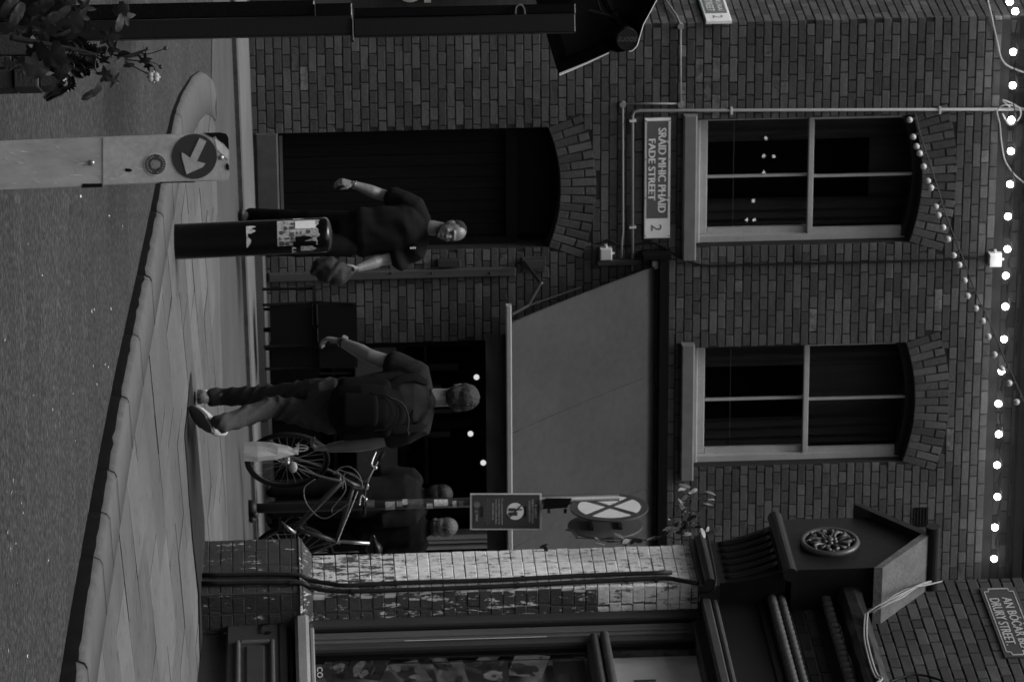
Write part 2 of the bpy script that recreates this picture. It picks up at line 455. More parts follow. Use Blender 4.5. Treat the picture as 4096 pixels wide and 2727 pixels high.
# ------------------------------------------------------------------ footpath in front of the brick building
mb = MB()
def fl(a, o): 
    p = F.m @ Vec((a, -o, 0)); p.z = zpav(p.y) + .006; return p
mb.slab([fl(-9, 0), fl(-9, 2.2), fl(7, 2.2), fl(7, 0)], .25)
structure(mb, 'footpath', M('footpath_concrete', .085, .8, .35, 2, 30, .3, 150))
mb = MB(); mb.slab([p + Vec((0, 0, .004)) for p in (fl(-9, 2.2), fl(-9, 2.5), fl(7, 2.5), fl(7, 2.2))], .25)
structure(mb, 'footpath_kerb', M('footpath_kerb_stone', .06, .85, .5, 9, 40, .3, 180, spec=.1))
mb = MB()                                            # low stone step along the shop and door
mb.slab([Vec((p.x, p.y, zpav(p.y) + .075)) for p in (fl(1.05, .0), fl(1.0, .62), fl(5, .9), fl(5, 0))], .2)
structure(mb, 'shop_step', [M('step_stone', .06, .8, .3, 4, 50, .3, 150)])

# ------------------------------------------------------------------ brick laying
CH = .0757
BR = {}
def brick_mesh(w, k, mat, h=.0655):
    key = (round(w, 3), k, mat.name, h)
    if key in BR: return BR[key]
    rnd = random.Random(k * 31 + int(w * 1000)); mb = MB()
    j = lambda: rnd.uniform(-.0022, .0022)
    x0, x1, z0, z1, c = -w / 2, w / 2, -h / 2, h / 2, .004
    y0 = rnd.uniform(-.0035, .0)
    mb.add([(x0 + j(), .03, z0), (x1, .03, z0), (x1, .03, z1), (x0, .03, z1),
            (x0 + j(), y0 + c, z0 + j()), (x1 + j(), y0 + c, z0 + j()), (x1 + j(), y0 + c, z1 + j()), (x0 + j(), y0 + c, z1 + j()),
            (x0 + c, y0 + j() * .5, z0 + c), (x1 - c, y0 + j() * .5, z0 + c), (x1 - c, y0 + j() * .5, z1 - c), (x0 + c, y0 + j() * .5, z1 - c)],
           [(0, 1, 5, 4), (1, 2, 6, 5), (2, 3, 7, 6), (3, 0, 4, 7), (4, 5, 9, 8), (5, 6, 10, 9), (6, 7, 11, 10), (7, 4, 8, 11), (8, 9, 10, 11)])
    BR[key] = (mb.mesh('brick', mat), mb); return BR[key]
def lay(a0, a1, z0, z1, hole, ch=CH, st=.215, hd=.104, seed=0):
    """Flemish bond: rectangles (x0, x1, zc) on the wall, cut at the openings"""
    out = []; rnd = random.Random(seed); j = .010
    n = int((z1 - z0) / ch)
    for i in range(n):
        zc = z0 + (i + .5) * ch
        x = a0 - (0 if i % 2 == 0 else (st + hd) / 2 + j) - rnd.uniform(0, .02); s = 0
        cuts_ = hole(zc) if hole else []
        while x < a1:
            w = (st if s % 2 == 0 else hd) + rnd.uniform(-.006, .006); s += 1
            segs = [(max(x, a0), min(x + w, a1))]; x += w + j
            for h0, h1 in cuts_:
                ns = []
                for p, q in segs:
                    if q <= h0 or p >= h1: ns.append((p, q))
                    else:
                        if p < h0: ns.append((p, h0 - .003))
                        if q > h1: ns.append((h1 + .003, q))
                segs = ns
            for p, q in segs:
                if q - p > .03: out.append((p, q, zc))
    return out
def put_bricks(rects, par, frame, budget, mat, y=0., rz=0., rank=None, mesh_h=.0655, xform=None):
    """the first `budget` full bricks become objects of their own, the rest one joined part"""
    full = [r for r in rects if r[1] - r[0] > .19 or (rank and r[1] - r[0] > .09)]
    if rank: full = sorted(full, key=rank)
    own = set(id(r) for r in full[:budget]); mb = MB()
    pm = wmat(par).inverted() @ frame.m
    for r in rects:
        w = r[1] - r[0]; k = hash((round(r[0], 2), round(r[2], 2))) % 5
        if id(r) in own:
            ws = round(w / .02) * .02 if abs(w - .215) > .02 else .214
            me, _ = brick_mesh(min(ws, w + .004), k, mat, mesh_h)
            o = link('brick', me, par)
            l = Vec(((r[0] + r[1]) / 2, y, r[2])) if xform is None else xform((r[0] + r[1]) / 2, r[2])
            o.location = pm @ l; o.rotation_euler = (0, 0, rz)
        else:
            _, t = brick_mesh(round(w, 2), k, mat, mesh_h)
            rot = Matrix.Rotation(rz, 3, 'Z'); sx = w / max(.02, round(w, 2))
            l = Vec(((r[0] + r[1]) / 2, y, r[2])) if xform is None else xform((r[0] + r[1]) / 2, r[2])
            mb.add([l + rot @ Vec((p.x * sx, p.y, p.z)) for p in t.v], t.f)
    return mb, len(own)

# ------------------------------------------------------------------ the brick building across the street
bld = thing('brick_building', 'old brick building across the street with arched door and two sash windows', 'building', F.m @ Vec((1.5, 0, 1.3)), THF)
class Arch:
    T = .325
    def __init__(s, x0, x1, zb, zs, zc):
        s.x0, s.x1, s.zb, s.zs, s.zc = x0, x1, zb, zs, zc
        h = zc - zs; w = (x1 - x0) / 2; s.r = (w * w + h * h) / (2 * h); s.cx = (x0 + x1) / 2; s.cz = zc - s.r; s.th = math.asin(w / s.r)
    def cut(s, z):
        if z < s.zb: return None
        if z < s.zs: return (s.x0, s.x1)
        if z > s.cz + s.r + s.T: return None
        hw = min((z - s.cz) * math.tan(s.th), math.sqrt(max(0, (s.r + s.T) ** 2 - (z - s.cz) ** 2)))
        return (s.cx - hw, s.cx + hw)
    def head(s, r_in=0, n=14):           # points of the soffit arc, left to right
        return [(s.cx + (s.r - r_in) * math.sin(t), s.cz + (s.r - r_in) * math.cos(t)) for t in [-s.th + 2 * s.th * i / n for i in range(n + 1)]]
A_door = Arch(.31, 1.425, 1.40, 3.965, 4.075)
A_w1 = Arch(.275, 1.46, 5.29, 7.215, 7.315)
A_w2 = Arch(2.425, 3.585, 5.29, 7.215, 7.315)
SHOP = (2.30, 4.75, 1.36, 3.52)
arches = [A_door, A_w1, A_w2]
def holeF(z):
    r = [a.cut(z) for a in arches]; r = [q for q in r if q]
    if SHOP[2] < z < SHOP[3]: r.append(SHOP[:2])
    if 5.16 < z < 5.29: r += [(.20, 1.575), (2.36, 3.70)]
    if 4.78 < z < 4.99 and False: r.append((0, 0))
    return r
AL = -.62; ZT = 8.60
# mortar backing, built round the openings
mb = MB(); Y0, Y1 = .006, .24
xs = sorted({AL, .31, 1.425, .275, 1.46, 2.425, 3.585, 2.30, 4.75, 6.5})
zs_ = sorted({1.2, 1.36, 1.40, 3.52, 4.075, 5.29, 7.315, 12.0})
def solid(x, z):
    for a in arches:
        if a.x0 < x < a.x1 and a.zb < z < a.zc: return False
    return not (SHOP[0] < x < SHOP[1] and SHOP[2] < z < SHOP[3])
for i in range(len(xs) - 1):
    z = None
    for j in range(len(zs_) - 1):
        ok = solid((xs[i] + xs[i + 1]) / 2, (zs_[j] + zs_[j + 1]) / 2)
        if ok and z is None: z = zs_[j]
        if z is not None and (not ok or j == len(zs_) - 2):
            mb.box(xs[i], xs[i + 1], Y0, Y1, z, zs_[j + 1] if ok else zs_[j]); z = None
for a in arches:
    h = a.head(); mid = len(h) // 2
    mb.prism([(a.x0, a.zs), *h[1:mid + 1], (a.x0, a.zc)], Y0, Y1); mb.prism([(a.x1, a.zc), *h[mid:-1], (a.x1, a.zs)], Y0, Y1)
mb.box(AL + .24, 12, 2.2, 9, 1.0, 14); mb.box(AL, 12, Y1, 2.2, 7.8, 14)
wallF = part(mb, 'wall', m_mort, bld, F)
# bricks of the front
rects = lay(AL, 4.9, 1.33, ZT, holeF, seed=3)
cam_l = F.mi @ CAMP
def vis(r):                                          # seen largest = nearest, not behind things
    c = Vec(((r[0] + r[1]) / 2, 0, r[2])); hid = 0
    if r[0] > 3.9 or (r[0] > 1.5 and r[2] < 4.9): hid = 6
    return (c - cam_l).length + hid + random.Random(int(r[0] * 977 + r[2] * 131)).random() * 3
rects = [r for r in rects if not (8.02 < r[2] < 8.10)]
def main_bricks(rs, n, mat): return put_bricks(rs, wallF, F, n, mat, rank=vis)
lowr = [r for r in rects if r[2] < 8.02]; topr = [r for r in rects if r[2] > 8.02]
pale = [r for r in lowr if -.45 < r[0] < .12 and 5.12 < r[2] < 5.50 and random.Random(int(r[0] * 1000 + r[2] * 77)).random() < .55] + [r for r in lowr if random.Random(int(r[0] * 533 + r[2] * 917)).random() < .012]
lowr = [r for r in lowr if r not in pale]
m_brickp = M('limed_brick', .105, .85, .5, 5, 30, .5, 90, island=.4, spec=.1, extra=flake(.5, .06, .105, 14, .08))
mbx, _ = put_bricks(pale, wallF, F, 15, m_brickp)
j_ = part(mbx, 'brickwork', m_brickp, wallF, F); j_['kind'] = 'stuff'
mbx, _ = main_bricks(lowr, 190, m_brick)
j_ = part(mbx, 'brickwork', m_brick, wallF, F); j_['kind'] = 'stuff'
mbx, _ = put_bricks(topr, wallF, F, 0, m_soot)
j_ = part(mbx, 'brickwork', m_soot, wallF, F); j_['kind'] = 'stuff'
# arch rings: each voussoir course is a stretcher and a header
mbr = MB(); pmF = wmat(wallF).inverted() @ F.m; nown = 0
for ai, a in enumerate(arches):
    nv = max(9, round(2 * a.th * (a.r + .16) / .078))
    for i in range(nv):
        t = -a.th + 2 * a.th * (i + .5) / nv
        for q in range(2):
            long_first = (i + ai) % 2 == 0
            if long_first: r0, w = (a.r + .002, .214) if q == 0 else (a.r + .226, .094)
            else: r0, w = (a.r + .002, .094) if q == 0 else (a.r + .106, .214)
            rm = r0 + w / 2
            pos = Vec((a.cx + rm * math.sin(t), -.001, a.cz + rm * math.cos(t)))
            rot = Matrix.Rotation(t - math.pi / 2, 4, 'Y')
            me, tb = brick_mesh(round(w, 2), (i + q) % 5, m_brick)
            if w > .2 or nown < 92:
                o = link('brick', me, wallF); o.location = pmF @ pos; o.rotation_mode = 'XYZ'; o.rotation_euler = (0, t - math.pi / 2, 0); nown += 1
            else:
                mbr.add([pos + rot.to_3x3() @ p for p in tb.v], tb.f)
j_ = part(mbr, 'brickwork', m_brick, wallF, F); j_['kind'] = 'stuff'
# projecting string course, dark gap under it
mb = MB(); mb.box(AL, 4.9, -.02, Y0, 8.245, 8.275); mb.box(AL, 4.9, -.05, Y0, 8.275, 8.36); mb.box(AL, 6, -.09, Y0, 8.62, 8.8)
part(mb, 'string_course', m_soot, bld, F)
# side wall turning away at the left corner
_c = F.m @ Vec((AL, 0, 0)); S = Frame((_c.x, _c.y, 0), THD)
mb = MB(); mb.box(-9, -.004, .006, .3, 1.0, 12); wallS = part(mb, 'side_wall', m_mort, bld, S)
r_s = lay(-2.2, -.002, 3.6, 8.7, None, seed=9)
mbx, _ = put_bricks(r_s, wallS, S, 0, m_brick)
j_ = part(mbx, 'brickwork', m_brick, wallS, S); j_['kind'] = 'stuff'
# stone sills
for x0, x1 in ((.205, 1.57), (2.365, 3.695)):
    mb = MB(); mb.bbox(x0, x1, -.075, .2, 5.168, 5.288, .012); part(mb, 'window_sill', m_gran, bld, F)
# sash windows
def sash(a, nm):
    w = MB(); fy = .125
    x0, x1 = a.x0, a.x1
    # box frame: cill, jambs, curved head
    w.bbox(x0, x1, fy - .02, fy + .12, 5.29, 5.335, .006)
    w.box(x0, x0 + .03, fy, fy + .12, 5.335, a.zs); w.box(x1 - .055, x1, fy, fy + .12, 5.335, a.zs)
    fr = part(w, 'window_frame', m_white, bld, F)
    h = a.head(.0); hi = a.head(.065)
    w = MB(); pts = hi + list(reversed(h)); 
    for i in range(len(h) - 1): w.prism([h[i], h[i + 1], hi[i + 1], hi[i]], fy, fy + .12)
    part(w, 'window_head', M('old_grey_paint', .03, .6, .2, spec=.1), fr, F)
    zm = 6.335
    def top_z(x): return a.cz + math.sqrt((a.r - .065) ** 2 - (x - a.cx) ** 2)
    # lower sash sits deeper
    ly = fy + .065
    lo = MB(); lo.bbox(x0 + .03, x1 - .055, ly, ly + .04, 5.337, 5.41, .006)
    lo.box(x0 + .03, x0 + .065, ly + .001, ly + .04, 5.415, zm - .02); lo.box(x1 - .11, x1 - .055, ly + .001, ly + .04, 5.415, zm - .02)
    lo.box(a.cx - .011, a.cx + .011, ly + .004, ly + .03, 5.415, zm - .02)
    ls = part(lo, 'lower_sash', m_white, bld, F)
    g = MB(); g.box(x0 + .06, x1 - .10, ly + .015, ly + .021, 5.41, zm); part(g, 'pane', m_clear, ls, F)
    uy = fy + .015
    up = MB(); up.bbox(x0 + .03, x1 - .05, uy, uy + .045, zm - .022, zm + .026, .005)
    up.box(x0 + .03, x0 + .06, uy + .001, uy + .04, zm + .026, a.zs - .06); up.box(x1 - .105, x1 - .055, uy + .001, uy + .04, zm + .026, a.zs - .05)
    up.box(a.cx - .011, a.cx + .011, uy + .004, uy + .03, zm + .026, top_z(a.cx) - .0)
    us = part(up, 'upper_sash', m_white, bld, F)
    g = MB(); pl = [(x0 + .055, zm), (x1 - .1, zm)] + [(x, top_z(x) + .01) for x in [x1 - .1 - (x1 - x0 - .155) * i / 8 for i in range(9)]]
    g.prism(pl, uy + .015, uy + .021); part(g, 'pane', m_clear, us, F)
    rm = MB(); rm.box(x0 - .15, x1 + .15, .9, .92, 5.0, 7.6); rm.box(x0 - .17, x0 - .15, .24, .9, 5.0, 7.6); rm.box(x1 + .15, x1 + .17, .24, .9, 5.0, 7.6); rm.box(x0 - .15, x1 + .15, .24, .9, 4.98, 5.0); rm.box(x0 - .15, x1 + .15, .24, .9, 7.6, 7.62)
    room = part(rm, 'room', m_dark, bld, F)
    for ca, cb, z0, z1, amp, val in ((x0 - .1, x0 + .32, 5.1, 7.5, .02, .03), (x1 - .34, x1 + .1, 5.1, 7.5, .02, .025)) + (((x0, x1, zm + .05, 7.5, .007, .030),) if nm == 2 else ((x0 + .1, x1 - .1, 6.9, 7.5, .01, .03),)):
        cu = MB(); nn = 40
        for i in range(nn + 1):
            x = ca + (cb - ca) * i / nn; y = .36 + (.05 if amp < .015 else 0) + amp * math.sin(x * 62 + 2 * math.sin(x * 9)) + amp * .6 * math.sin(x * 23)
            cu.v += [Vec((x, y, z0)), Vec((x + .02 * math.sin(x * 7), y, z1))]
        for i in range(nn): cu.f.append([2 * i, 2 * i + 2, 2 * i + 3, 2 * i + 1]); cu.mi.append(0)
        part(cu, 'curtain', M('curtain_%d' % int(val * 1000), val, .95, .25, 3, 20, .1, 60, spec=.05, stretch=(4, 4, .5)), room, F, True)
    bl = MB(); bl.box(x0 + .05, x1 - .05, .33, .335, 5.66, 5.665); part(bl, 'blind_rail', M('blind_rail', .06, .6, .1), room, F)
sash(A_w1, 1); sash(A_w2, 2)
# door: planked leaf, plain transom panel, stone threshold
mb = MB(); dy = .15
mb.box(.31, .37, dy - .02, dy + .1, 1.40, 3.6); mb.box(1.365, 1.425, dy - .02, dy + .1, 1.40, 3.6); mb.box(.31, 1.425, dy - .02, dy + .1, 3.60, 3.70)
mb.box(.37, 1.365, dy + .04, dy + .06, 3.70, 4.08)
door = part(mb, 'door', m_door, bld, F)
for i in range(9):
    mb = MB(); x = .372 + i * .11; mb.bbox(x, x + .107, dy + .03 + (i % 2) * .003, dy + .07, 1.62, 3.598, .005); part(mb, 'board', m_door, door, F)
mb = MB(); mb.box(.372, 1.363, dy + .02, dy + .07, 1.59, 1.618); part(mb, 'weather_bar', m_steel, door, F)
mb = MB(); mb.bbox(.30, 1.43, -.02, .2, 1.38, 1.58, .015); part(mb, 'door_step', M('worn_step', .05, .85, .4, 6, 60, .3, 120), bld, F)
# shopfront under the awning: dark recess, posts, counter panel, shelves, lit bulbs inside
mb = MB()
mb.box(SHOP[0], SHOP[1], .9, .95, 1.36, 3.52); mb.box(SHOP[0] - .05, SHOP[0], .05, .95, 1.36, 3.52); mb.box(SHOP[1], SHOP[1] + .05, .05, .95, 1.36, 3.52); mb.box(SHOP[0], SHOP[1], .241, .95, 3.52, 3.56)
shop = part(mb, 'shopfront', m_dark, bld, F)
mb = MB(); mb.box(2.30, 4.75, .10, .2, 3.46, 3.52); mb.box(2.30, 2.36, .05, .2, 1.36, 3.28); mb.box(3.1, 3.17, .1, .2, 1.36, 3.28); mb.box(3.98, 4.05, .1, .2, 1.36, 3.28)
mb.box(2.36, 4.05, .12, .2, 1.36, 1.9); mb.box(2.3, 4.7, .1, .2, 2.62, 2.67); part(mb, 'shopfront_frame', m_blackm, shop, F)
for x0, x1, m_ in ((2.37, 3.08, .09), (3.19, 3.96, .075)):
    mb = MB(); mb.bbox(x0, x1, .13, .16, 2.22, 2.60, .01); part(mb, 'notice_panel', M('grey_board', .085, .7, .3, 4, 20), shop, F)
mb = MB()
for k in range(5): mb.box(2.4 + .14 * k, 2.42 + .14 * k, .3, .32, 1.4, 2.2)
for k in range(4): mb.box(2.36, 3.9, .55, .8, 1.6 + .42 * k, 1.63 + .42 * k)
part(mb, 'shelf', M('shelf_dark', .03, .7, .3), shop, F)
rnd = random.Random(5)
for k in range(26):
    x = 2.5 + (k % 7) * .2 + rnd.uniform(0, .1); z = 1.63 + .42 * (k // 7); h = rnd.uniform(.1, .3); w_ = rnd.uniform(.03, .09)
    mb = MB(); mb.box(x, x + w_, .56 + rnd.random() * .1, .75, z, z + h); part(mb, 'shop_bottle', M('shop_goods', .03, .6, .5, 6, 30, island=.8), shop, F)
for u, v in ((1508, 1906), (1734, 1882), (1850, 1933)):
    l = F.loc(u, v, -.45); mb = MB(); mb.ball(l, .026, 12, 8); mb2 = MB(); mb2.tube([l + Vec((0, 0, .02)), l + Vec((0, 0, 3.52 - l.z))], .006, 6)
    b_ = part(mb, 'lamp_bulb', m_bulbi, shop, F, True)
    part(mb2, 'lamp_flex', m_cable, b_, F)
# pale door frame post and white board at the right of the shopfront
mb = MB(); mb.bbox(4.17, 4.22, -.03, .1, 1.4, 4.7, .008); mb.bbox(4.235, 4.265, -.02, .1, 1.4, 4.7, .006); mb.bbox(4.28, 4.32, -.03, .1, 1.4, 4.7, .008)
part(mb, 'shopfront_post', m_cream, shop, F)
mb = MB(); mb.bbox(4.34, 4.56, -.05, -.02, 3.46, 4.03, .006); part(mb, 'blank_board', m_white, bld, F)
# small dark air brick
mb = MB(); a0, a1 = F.a(2028, 3670), F.a(2105, 3670); z0, z1 = F.z(2066, 3652), F.z(2066, 3712)
mb.box(a0, a1, -.006, .01, z0, z1); av = part(mb, 'air_vent', m_blackm, bld, F)
for k in range(5):
    mb = MB(); zz = z0 + (z1 - z0) * (k + .5) / 5; mb.box(a0 + .008, a1 - .008, -.012, -.004, zz - .006, zz + .006); part(mb, 'slat', m_iron, av, F)
# ------------------------------------------------------------------ corner shop on the right
sh = thing('corner_shop', 'corner shop with flaking painted brick pillar, timber shop window and carved bracket', 'building', D.m @ Vec((.4, 0, 1.05)), THD)
def dz(v, o=0., u=2600): return D.z(u, v, o)
# block of the building behind its front
mb = MB(); mb.box(.42, 22, .16, 11, 4.15, 14); mb.box(.42, .75, .03, 11, .5, 4.15); mb.box(2.8, 22, .03, 11, .0, 4.2); mb.box(.75, 2.8, .9, 1.0, .5, 4.2)
part(mb, 'wall', m_mortd, sh, D)
# upper brick wall, with the brick corner
UZ = 4.95
mb = MB(); mb.box(.42, 3.2, .006, .16, 4.5, 8.5); wallD = part(mb, 'upper_wall', m_mortd, sh, D)
rU = lay(.42, 2.6, UZ, 6.9, None, ch=.0745, seed=21)
mbx, _ = put_bricks(rU, wallD, D, 110, m_brickd, rank=lambda r: r[0] + abs(r[2] - 5.8) * .3)
j_ = part(mbx, 'brickwork', m_brickd, wallD, D); j_['kind'] = 'stuff'
rU2 = lay(.165, 3.0, UZ, 6.9, None, ch=.0745, seed=22)
mbx, _ = put_bricks(rU2, wallD, D, 0, m_brickd, rz=-math.pi / 2, xform=lambda x, z: Vec((.418, x - .15, z)))
j_ = part(mbx, 'brickwork', m_brickd, wallD, D); j_['kind'] = 'stuff'
# pillar: plinth, stone cap, painted shaft
PX0, PX1, PO = .20, .765, .20
PZ0, PZ1 = D.z(2190, 1245, .2), D.z(2200, 2800, .2)
ZC0 = D.z(2190, 1195, .23)
mb = MB(); mb.box(PX0 + .012, PX1 - .012, -PO + .010, .05, 1.0, PZ1); pier = part(mb, 'pillar', M('pier_mortar', .10, .9, .3, 9, 60), sh, D)
# front face (towards the street), return face (towards the camera), far face
mb = MB(); mb.box(PX0 - .16, PX1 + .05, -PO - .05, .06, 1.0, ZC0)
part(mb, 'plinth', M('plinth_mortar', .02, .9, .3), pier, D)
mb = MB()
c0, c1 = (PX0 - .17, PX1 + .06, -PO - .06), (PX0, PX1, -PO)
mb.add([(c0[0], c0[2], ZC0), (c0[1], c0[2], ZC0), (c0[1], .06, ZC0), (c0[0], .06, ZC0), (c1[0] - .01, c1[2] - .01, PZ0), (c1[1] + .01, c1[2] - .01, PZ0), (c1[1] + .01, .06, PZ0), (c1[0] - .01, .06, PZ0)],
       [(0, 3, 2, 1), (4, 5, 6, 7), (0, 1, 5, 4), (1, 2, 6, 5), (2, 3, 7, 6), (3, 0, 4, 7)])
part(mb, 'plinth_cap', m_pp, pier, D)
zs1 = D.z(2420, 2391, .1)
def pier_bricks(face, z0, z1, mat, n, ch=.0757, seed=1, o=0., grow=0.):
    z1 = z0 + max(1, round((z1 - z0) / ch)) * ch + .001
    if face == 'front':
        rs = lay(PX0 - grow, PX1 + (.0 if not grow else .04), z0, z1, None, ch=ch, st=.19, hd=.18, seed=seed)
        return put_bricks(rs, pier, D, n, mat, y=-PO - o, rank=lambda r: r[2], mesh_h=.0722)
    if face == 'ret':
        rs = lay(-PO + .004 - o, .05, z0, z1, None, ch=ch, st=.135, hd=.10, seed=seed)
        return put_bricks(rs, pier, D, n, mat, rz=math.pi / 2, xform=lambda x, z: Vec((PX1 + (.05 if grow else 0), x, z)), rank=lambda r: r[2], mesh_h=.0722)
zmid = PZ0 + round((D.z(2250, 1560, .2) - PZ0) / .0757) * .0757; zs1 = PZ0 + round((zs1 - PZ0) / .0757) * .0757
for face, z0, z1, mt, n, o, g in (('front', 1.0, ZC0, m_pl, 12, .05, .16), ('ret', 1.0, ZC0, m_pl, 6, .05, .1),
                                  ('front', PZ0, zmid, M('half_flaked_paint', .5, .7, .2, 6, 40, .4, 60, extra=flake(.49, .05, .5, 13, .03), stretch=(1.6, 1.6, .55)), 30, 0, 0), ('front', zmid, PZ1, m_pw, 75, 0, 0),
                                  ('ret', PZ0, zs1, m_pp, 45, 0, 0), ('ret', zs1, PZ1, m_pw, 18, 0, 0)):
    mbx, _ = pier_bricks(face, z0, z1, mt, n, seed=int(z0 * 10), o=o, grow=g)
    j_ = part(mbx, 'brickwork', mt, pier, D); j_['kind'] = 'stuff'
# ---- timber shopfront
GY = .06                                             # glass line
def fx(u, v, o=0.): return D.a(u, v, o)
xa = .775                                            # left edge of the woodwork
zsil0, zsil1 = dz(1182), dz(1240)
ztr0, ztr1 = D.z(2590, 2385, 0), D.z(2590, 2440, 0)
zhd0, zhd1 = D.z(2600, 2795, 0), D.z(2500, 2850, 0)
win = MB()
win.box(xa, xa + .10, -.03, .10, zsil1 - .03, zhd1)
shopw = part(win, 'shop_window', m_timb, sh, D)
prof = [(xa + .10, xa + .125, -.015, m_blackm), (xa + .125, xa + .20, .0, m_timb2), (xa + .2, xa + .235, .012, m_timb2), (xa + .245, xa + .30, .02, m_timb), (xa + .305, xa + .33, .045, m_blackm)]
for x0, x1, y0, mt in prof:
    mb = MB(); mb.bbox(x0, x1, y0, .10, zsil1 - .02, zhd0 + .02, .006); part(mb, 'moulding', mt, shopw, D)
mb = MB(); mb.tube([(xa + .24, .012, zsil1 + .6), (xa + .24, .012, ztr0 - .3)], .0022, 6); part(mb, 'moulding', m_cream, shopw, D)
mb = MB(); mb.bbox(xa - .01, 3.4, -.09, .10, zsil0, zsil1 - .002, .02); mb.bbox(xa + .05, 3.4, -.03, .10, zsil1, zsil1 + .03, .008); part(mb, 'shop_sill', m_timbp, shopw, D)
mb = MB(); mb.tube([(xa + .26, .01, ztr0), (3.4, .01, ztr0)], .028, 12); mb.tube([(xa + .26, .0, ztr0 + .065), (3.4, .0, ztr0 + .065)], .03, 12); mb.box(xa + .3, 3.4, .03, .1, ztr0 - .05, ztr0 + .1)
part(mb, 'transom', m_timb2, shopw, D, True)
mb = MB(); mb.bbox(xa + .1, 3.4, -.01, .12, zhd0, zhd0 + .10, .01); part(mb, 'window_header', m_timb, shopw, D)
mb = MB(); mb.box(xa + .33, 3.4, GY, GY + .004, zsil1, ztr0); part(mb, 'pane', m_clear, shopw, D)
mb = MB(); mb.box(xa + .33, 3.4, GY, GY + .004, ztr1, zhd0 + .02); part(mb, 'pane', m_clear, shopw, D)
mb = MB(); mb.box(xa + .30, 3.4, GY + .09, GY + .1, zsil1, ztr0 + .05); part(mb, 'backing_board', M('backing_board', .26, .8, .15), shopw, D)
mb = MB(); mb.box(xa + .30, 3.4, GY + .09, GY + .1, ztr0 + .05, zhd0 + .05); part(mb, 'backing_board', M('reflected_sky_pale', .7, .8, .2, 1.5, 6), shopw, D)  # sky reflection in the upper light, put into a pale board
# letters on the upper light, mostly cut off by the frame
mb = MB(); zq = D.z(2715, 2490, -.02); 
text_on(mb, 'IO', D.a(2716, 2480, -.05), D.a(2716, 2480, -.05) + .30, D.z(2716, 2533, -.05), D.z(2716, 2625, -.05), GY - .004)
part(mb, 'lettering', m_signd, shopw, D)
# stall riser: frame, panel, moulding, dark gap at its foot
mb = MB(); mb.bbox(xa - .06, 3.4, -.03, .1, dz(905, 0, 2620), zsil0 - .05, .012); mb.box(xa - .02, 3.4, .03, .1, 1.0, zsil0 - .02); riser = part(mb, 'stall_riser', m_timb, sh, D)
x0p = D.a(2585, 1000, 0) - .0
zp0, zp1 = dz(905, 0, 2620) + .06, zsil0 - .13
for a_, b_, c_, d_ in ((x0p, 3.2, zp0, zp0 + .03), (x0p, 3.2, zp1 - .03, zp1), (x0p, x0p + .03, zp0 + .03, zp1 - .03)):
    mb = MB(); mb.bbox(a_, b_, -.055, -.029, c_, d_, .01); part(mb, 'moulding', m_timb2, riser, D)
mb = MB(); mb.bbox(x0p + .06, 3.2, -.042, -.029, zp0 + .06, zp1 - .06, .012); part(mb, 'panel', m_timb, riser, D)
mb = MB(); mb.box(xa - .06, 3.4, -.034, -.03, zsil0 - .105, zsil0 - .098); part(mb, 'moulding', m_blackm, riser, D)
# ---- fascia and cornice
zf0 = D.z(2420, 2822, .1); zf1 = D.z(2600, 3120, .12)
mb = MB(); mb.box(.80, 3.6, -.10, .16, zf0 + .02, zf1); fas = part(mb, 'fascia', m_shopp, sh, D)
mb = MB(); mb.bbox(.80, 3.6, -.15, -.09, zf0 - .03, zf0 + .03, .01); mb.tube([(.8, -.12, zf0 + .055), (3.6, -.12, zf0 + .055)], .022, 10); part(mb, 'moulding', m_timb, fas, D)
mb = MB(); mb.box(.84, 3.6, -.115, -.09, zf1 - .06, zf1 - .02); part(mb, 'moulding', m_shopp, fas, D)
for k, (dzv, rr) in enumerate(((.03, .03), (.09, .026))):
    mb = MB(); zz = zf1 + dzv; rnd = random.Random(k)
    pts = []; rad = []; x = .80
    while x < 3.2:
        for q, f in ((0, .86), (.012, 1.05), (.04, 1.0), (.052, .86)): pts.append((x + q, -.14, zz)); rad.append(rr * f)
        x += .066
    mb.tube(pts, rad, 10); part(mb, 'rope_moulding', m_timb2, fas, D, True)
zg = zf1 + .14
mb = MB(); mb.box(.80, 3.4, -.06, .1, zg, zg + .24); part(mb, 'frieze', M('frieze_dark', .016, .7, .35, 7, 30, .4, 40), fas, D)
rD = lay(.9, 2.6, zg + .01, zg + .17, None, seed=4)
mbx, _ = put_bricks(rD, fas, D, 0, m_soot, y=-.064); j_ = part(mbx, 'brickwork', m_soot, fas, D); j_['kind'] = 'stuff'
zden = zg + .235
me_d = None
xd = .9
while xd < 2.5:
    if me_d is None:
        b = MB(); b.tube([(0, -.036, 0), (0, -.036, .015), (0, -.036, .05), (0, -.036, .065)], [.02, .034, .034, .022], 8); me_d = b.mesh('bead', m_timb2, True)
    o = link('bead', me_d, fas); o.location = wmat(fas).inverted() @ (D.m @ Vec((xd, -.09, zden - .03))); xd += .075
# gutter trough on top
zgu = zden + .07
mb = MB()
pr_ = [(-.20, .0), (-.235, .03), (-.24, .10), (-.215, .145), (-.19, .15), (-.06, .15), (-.02, .05), (-.03, 0)]
rnd = random.Random(3); xs2 = [.93 + .12 * i for i in range(22)]; n_ = len(pr_)
for i, x in enumerate(xs2):
    for y, z in pr_: mb.v.append(Vec((x, y + rnd.uniform(-.006, .006), zgu + z + rnd.uniform(-.005, .005))))
for i in range(len(xs2) - 1):
    for j in range(n_): mb.f.append([i * n_ + j, (i + 1) * n_ + j, (i + 1) * n_ + (j + 1) % n_, i * n_ + (j + 1) % n_]); mb.mi.append(0)
mb.f.append(list(range(n_))); mb.mi.append(0)
part(mb, 'gutter', M('old_gutter', .014, .35, .4, 5, 30, .3, 30), sh, D)
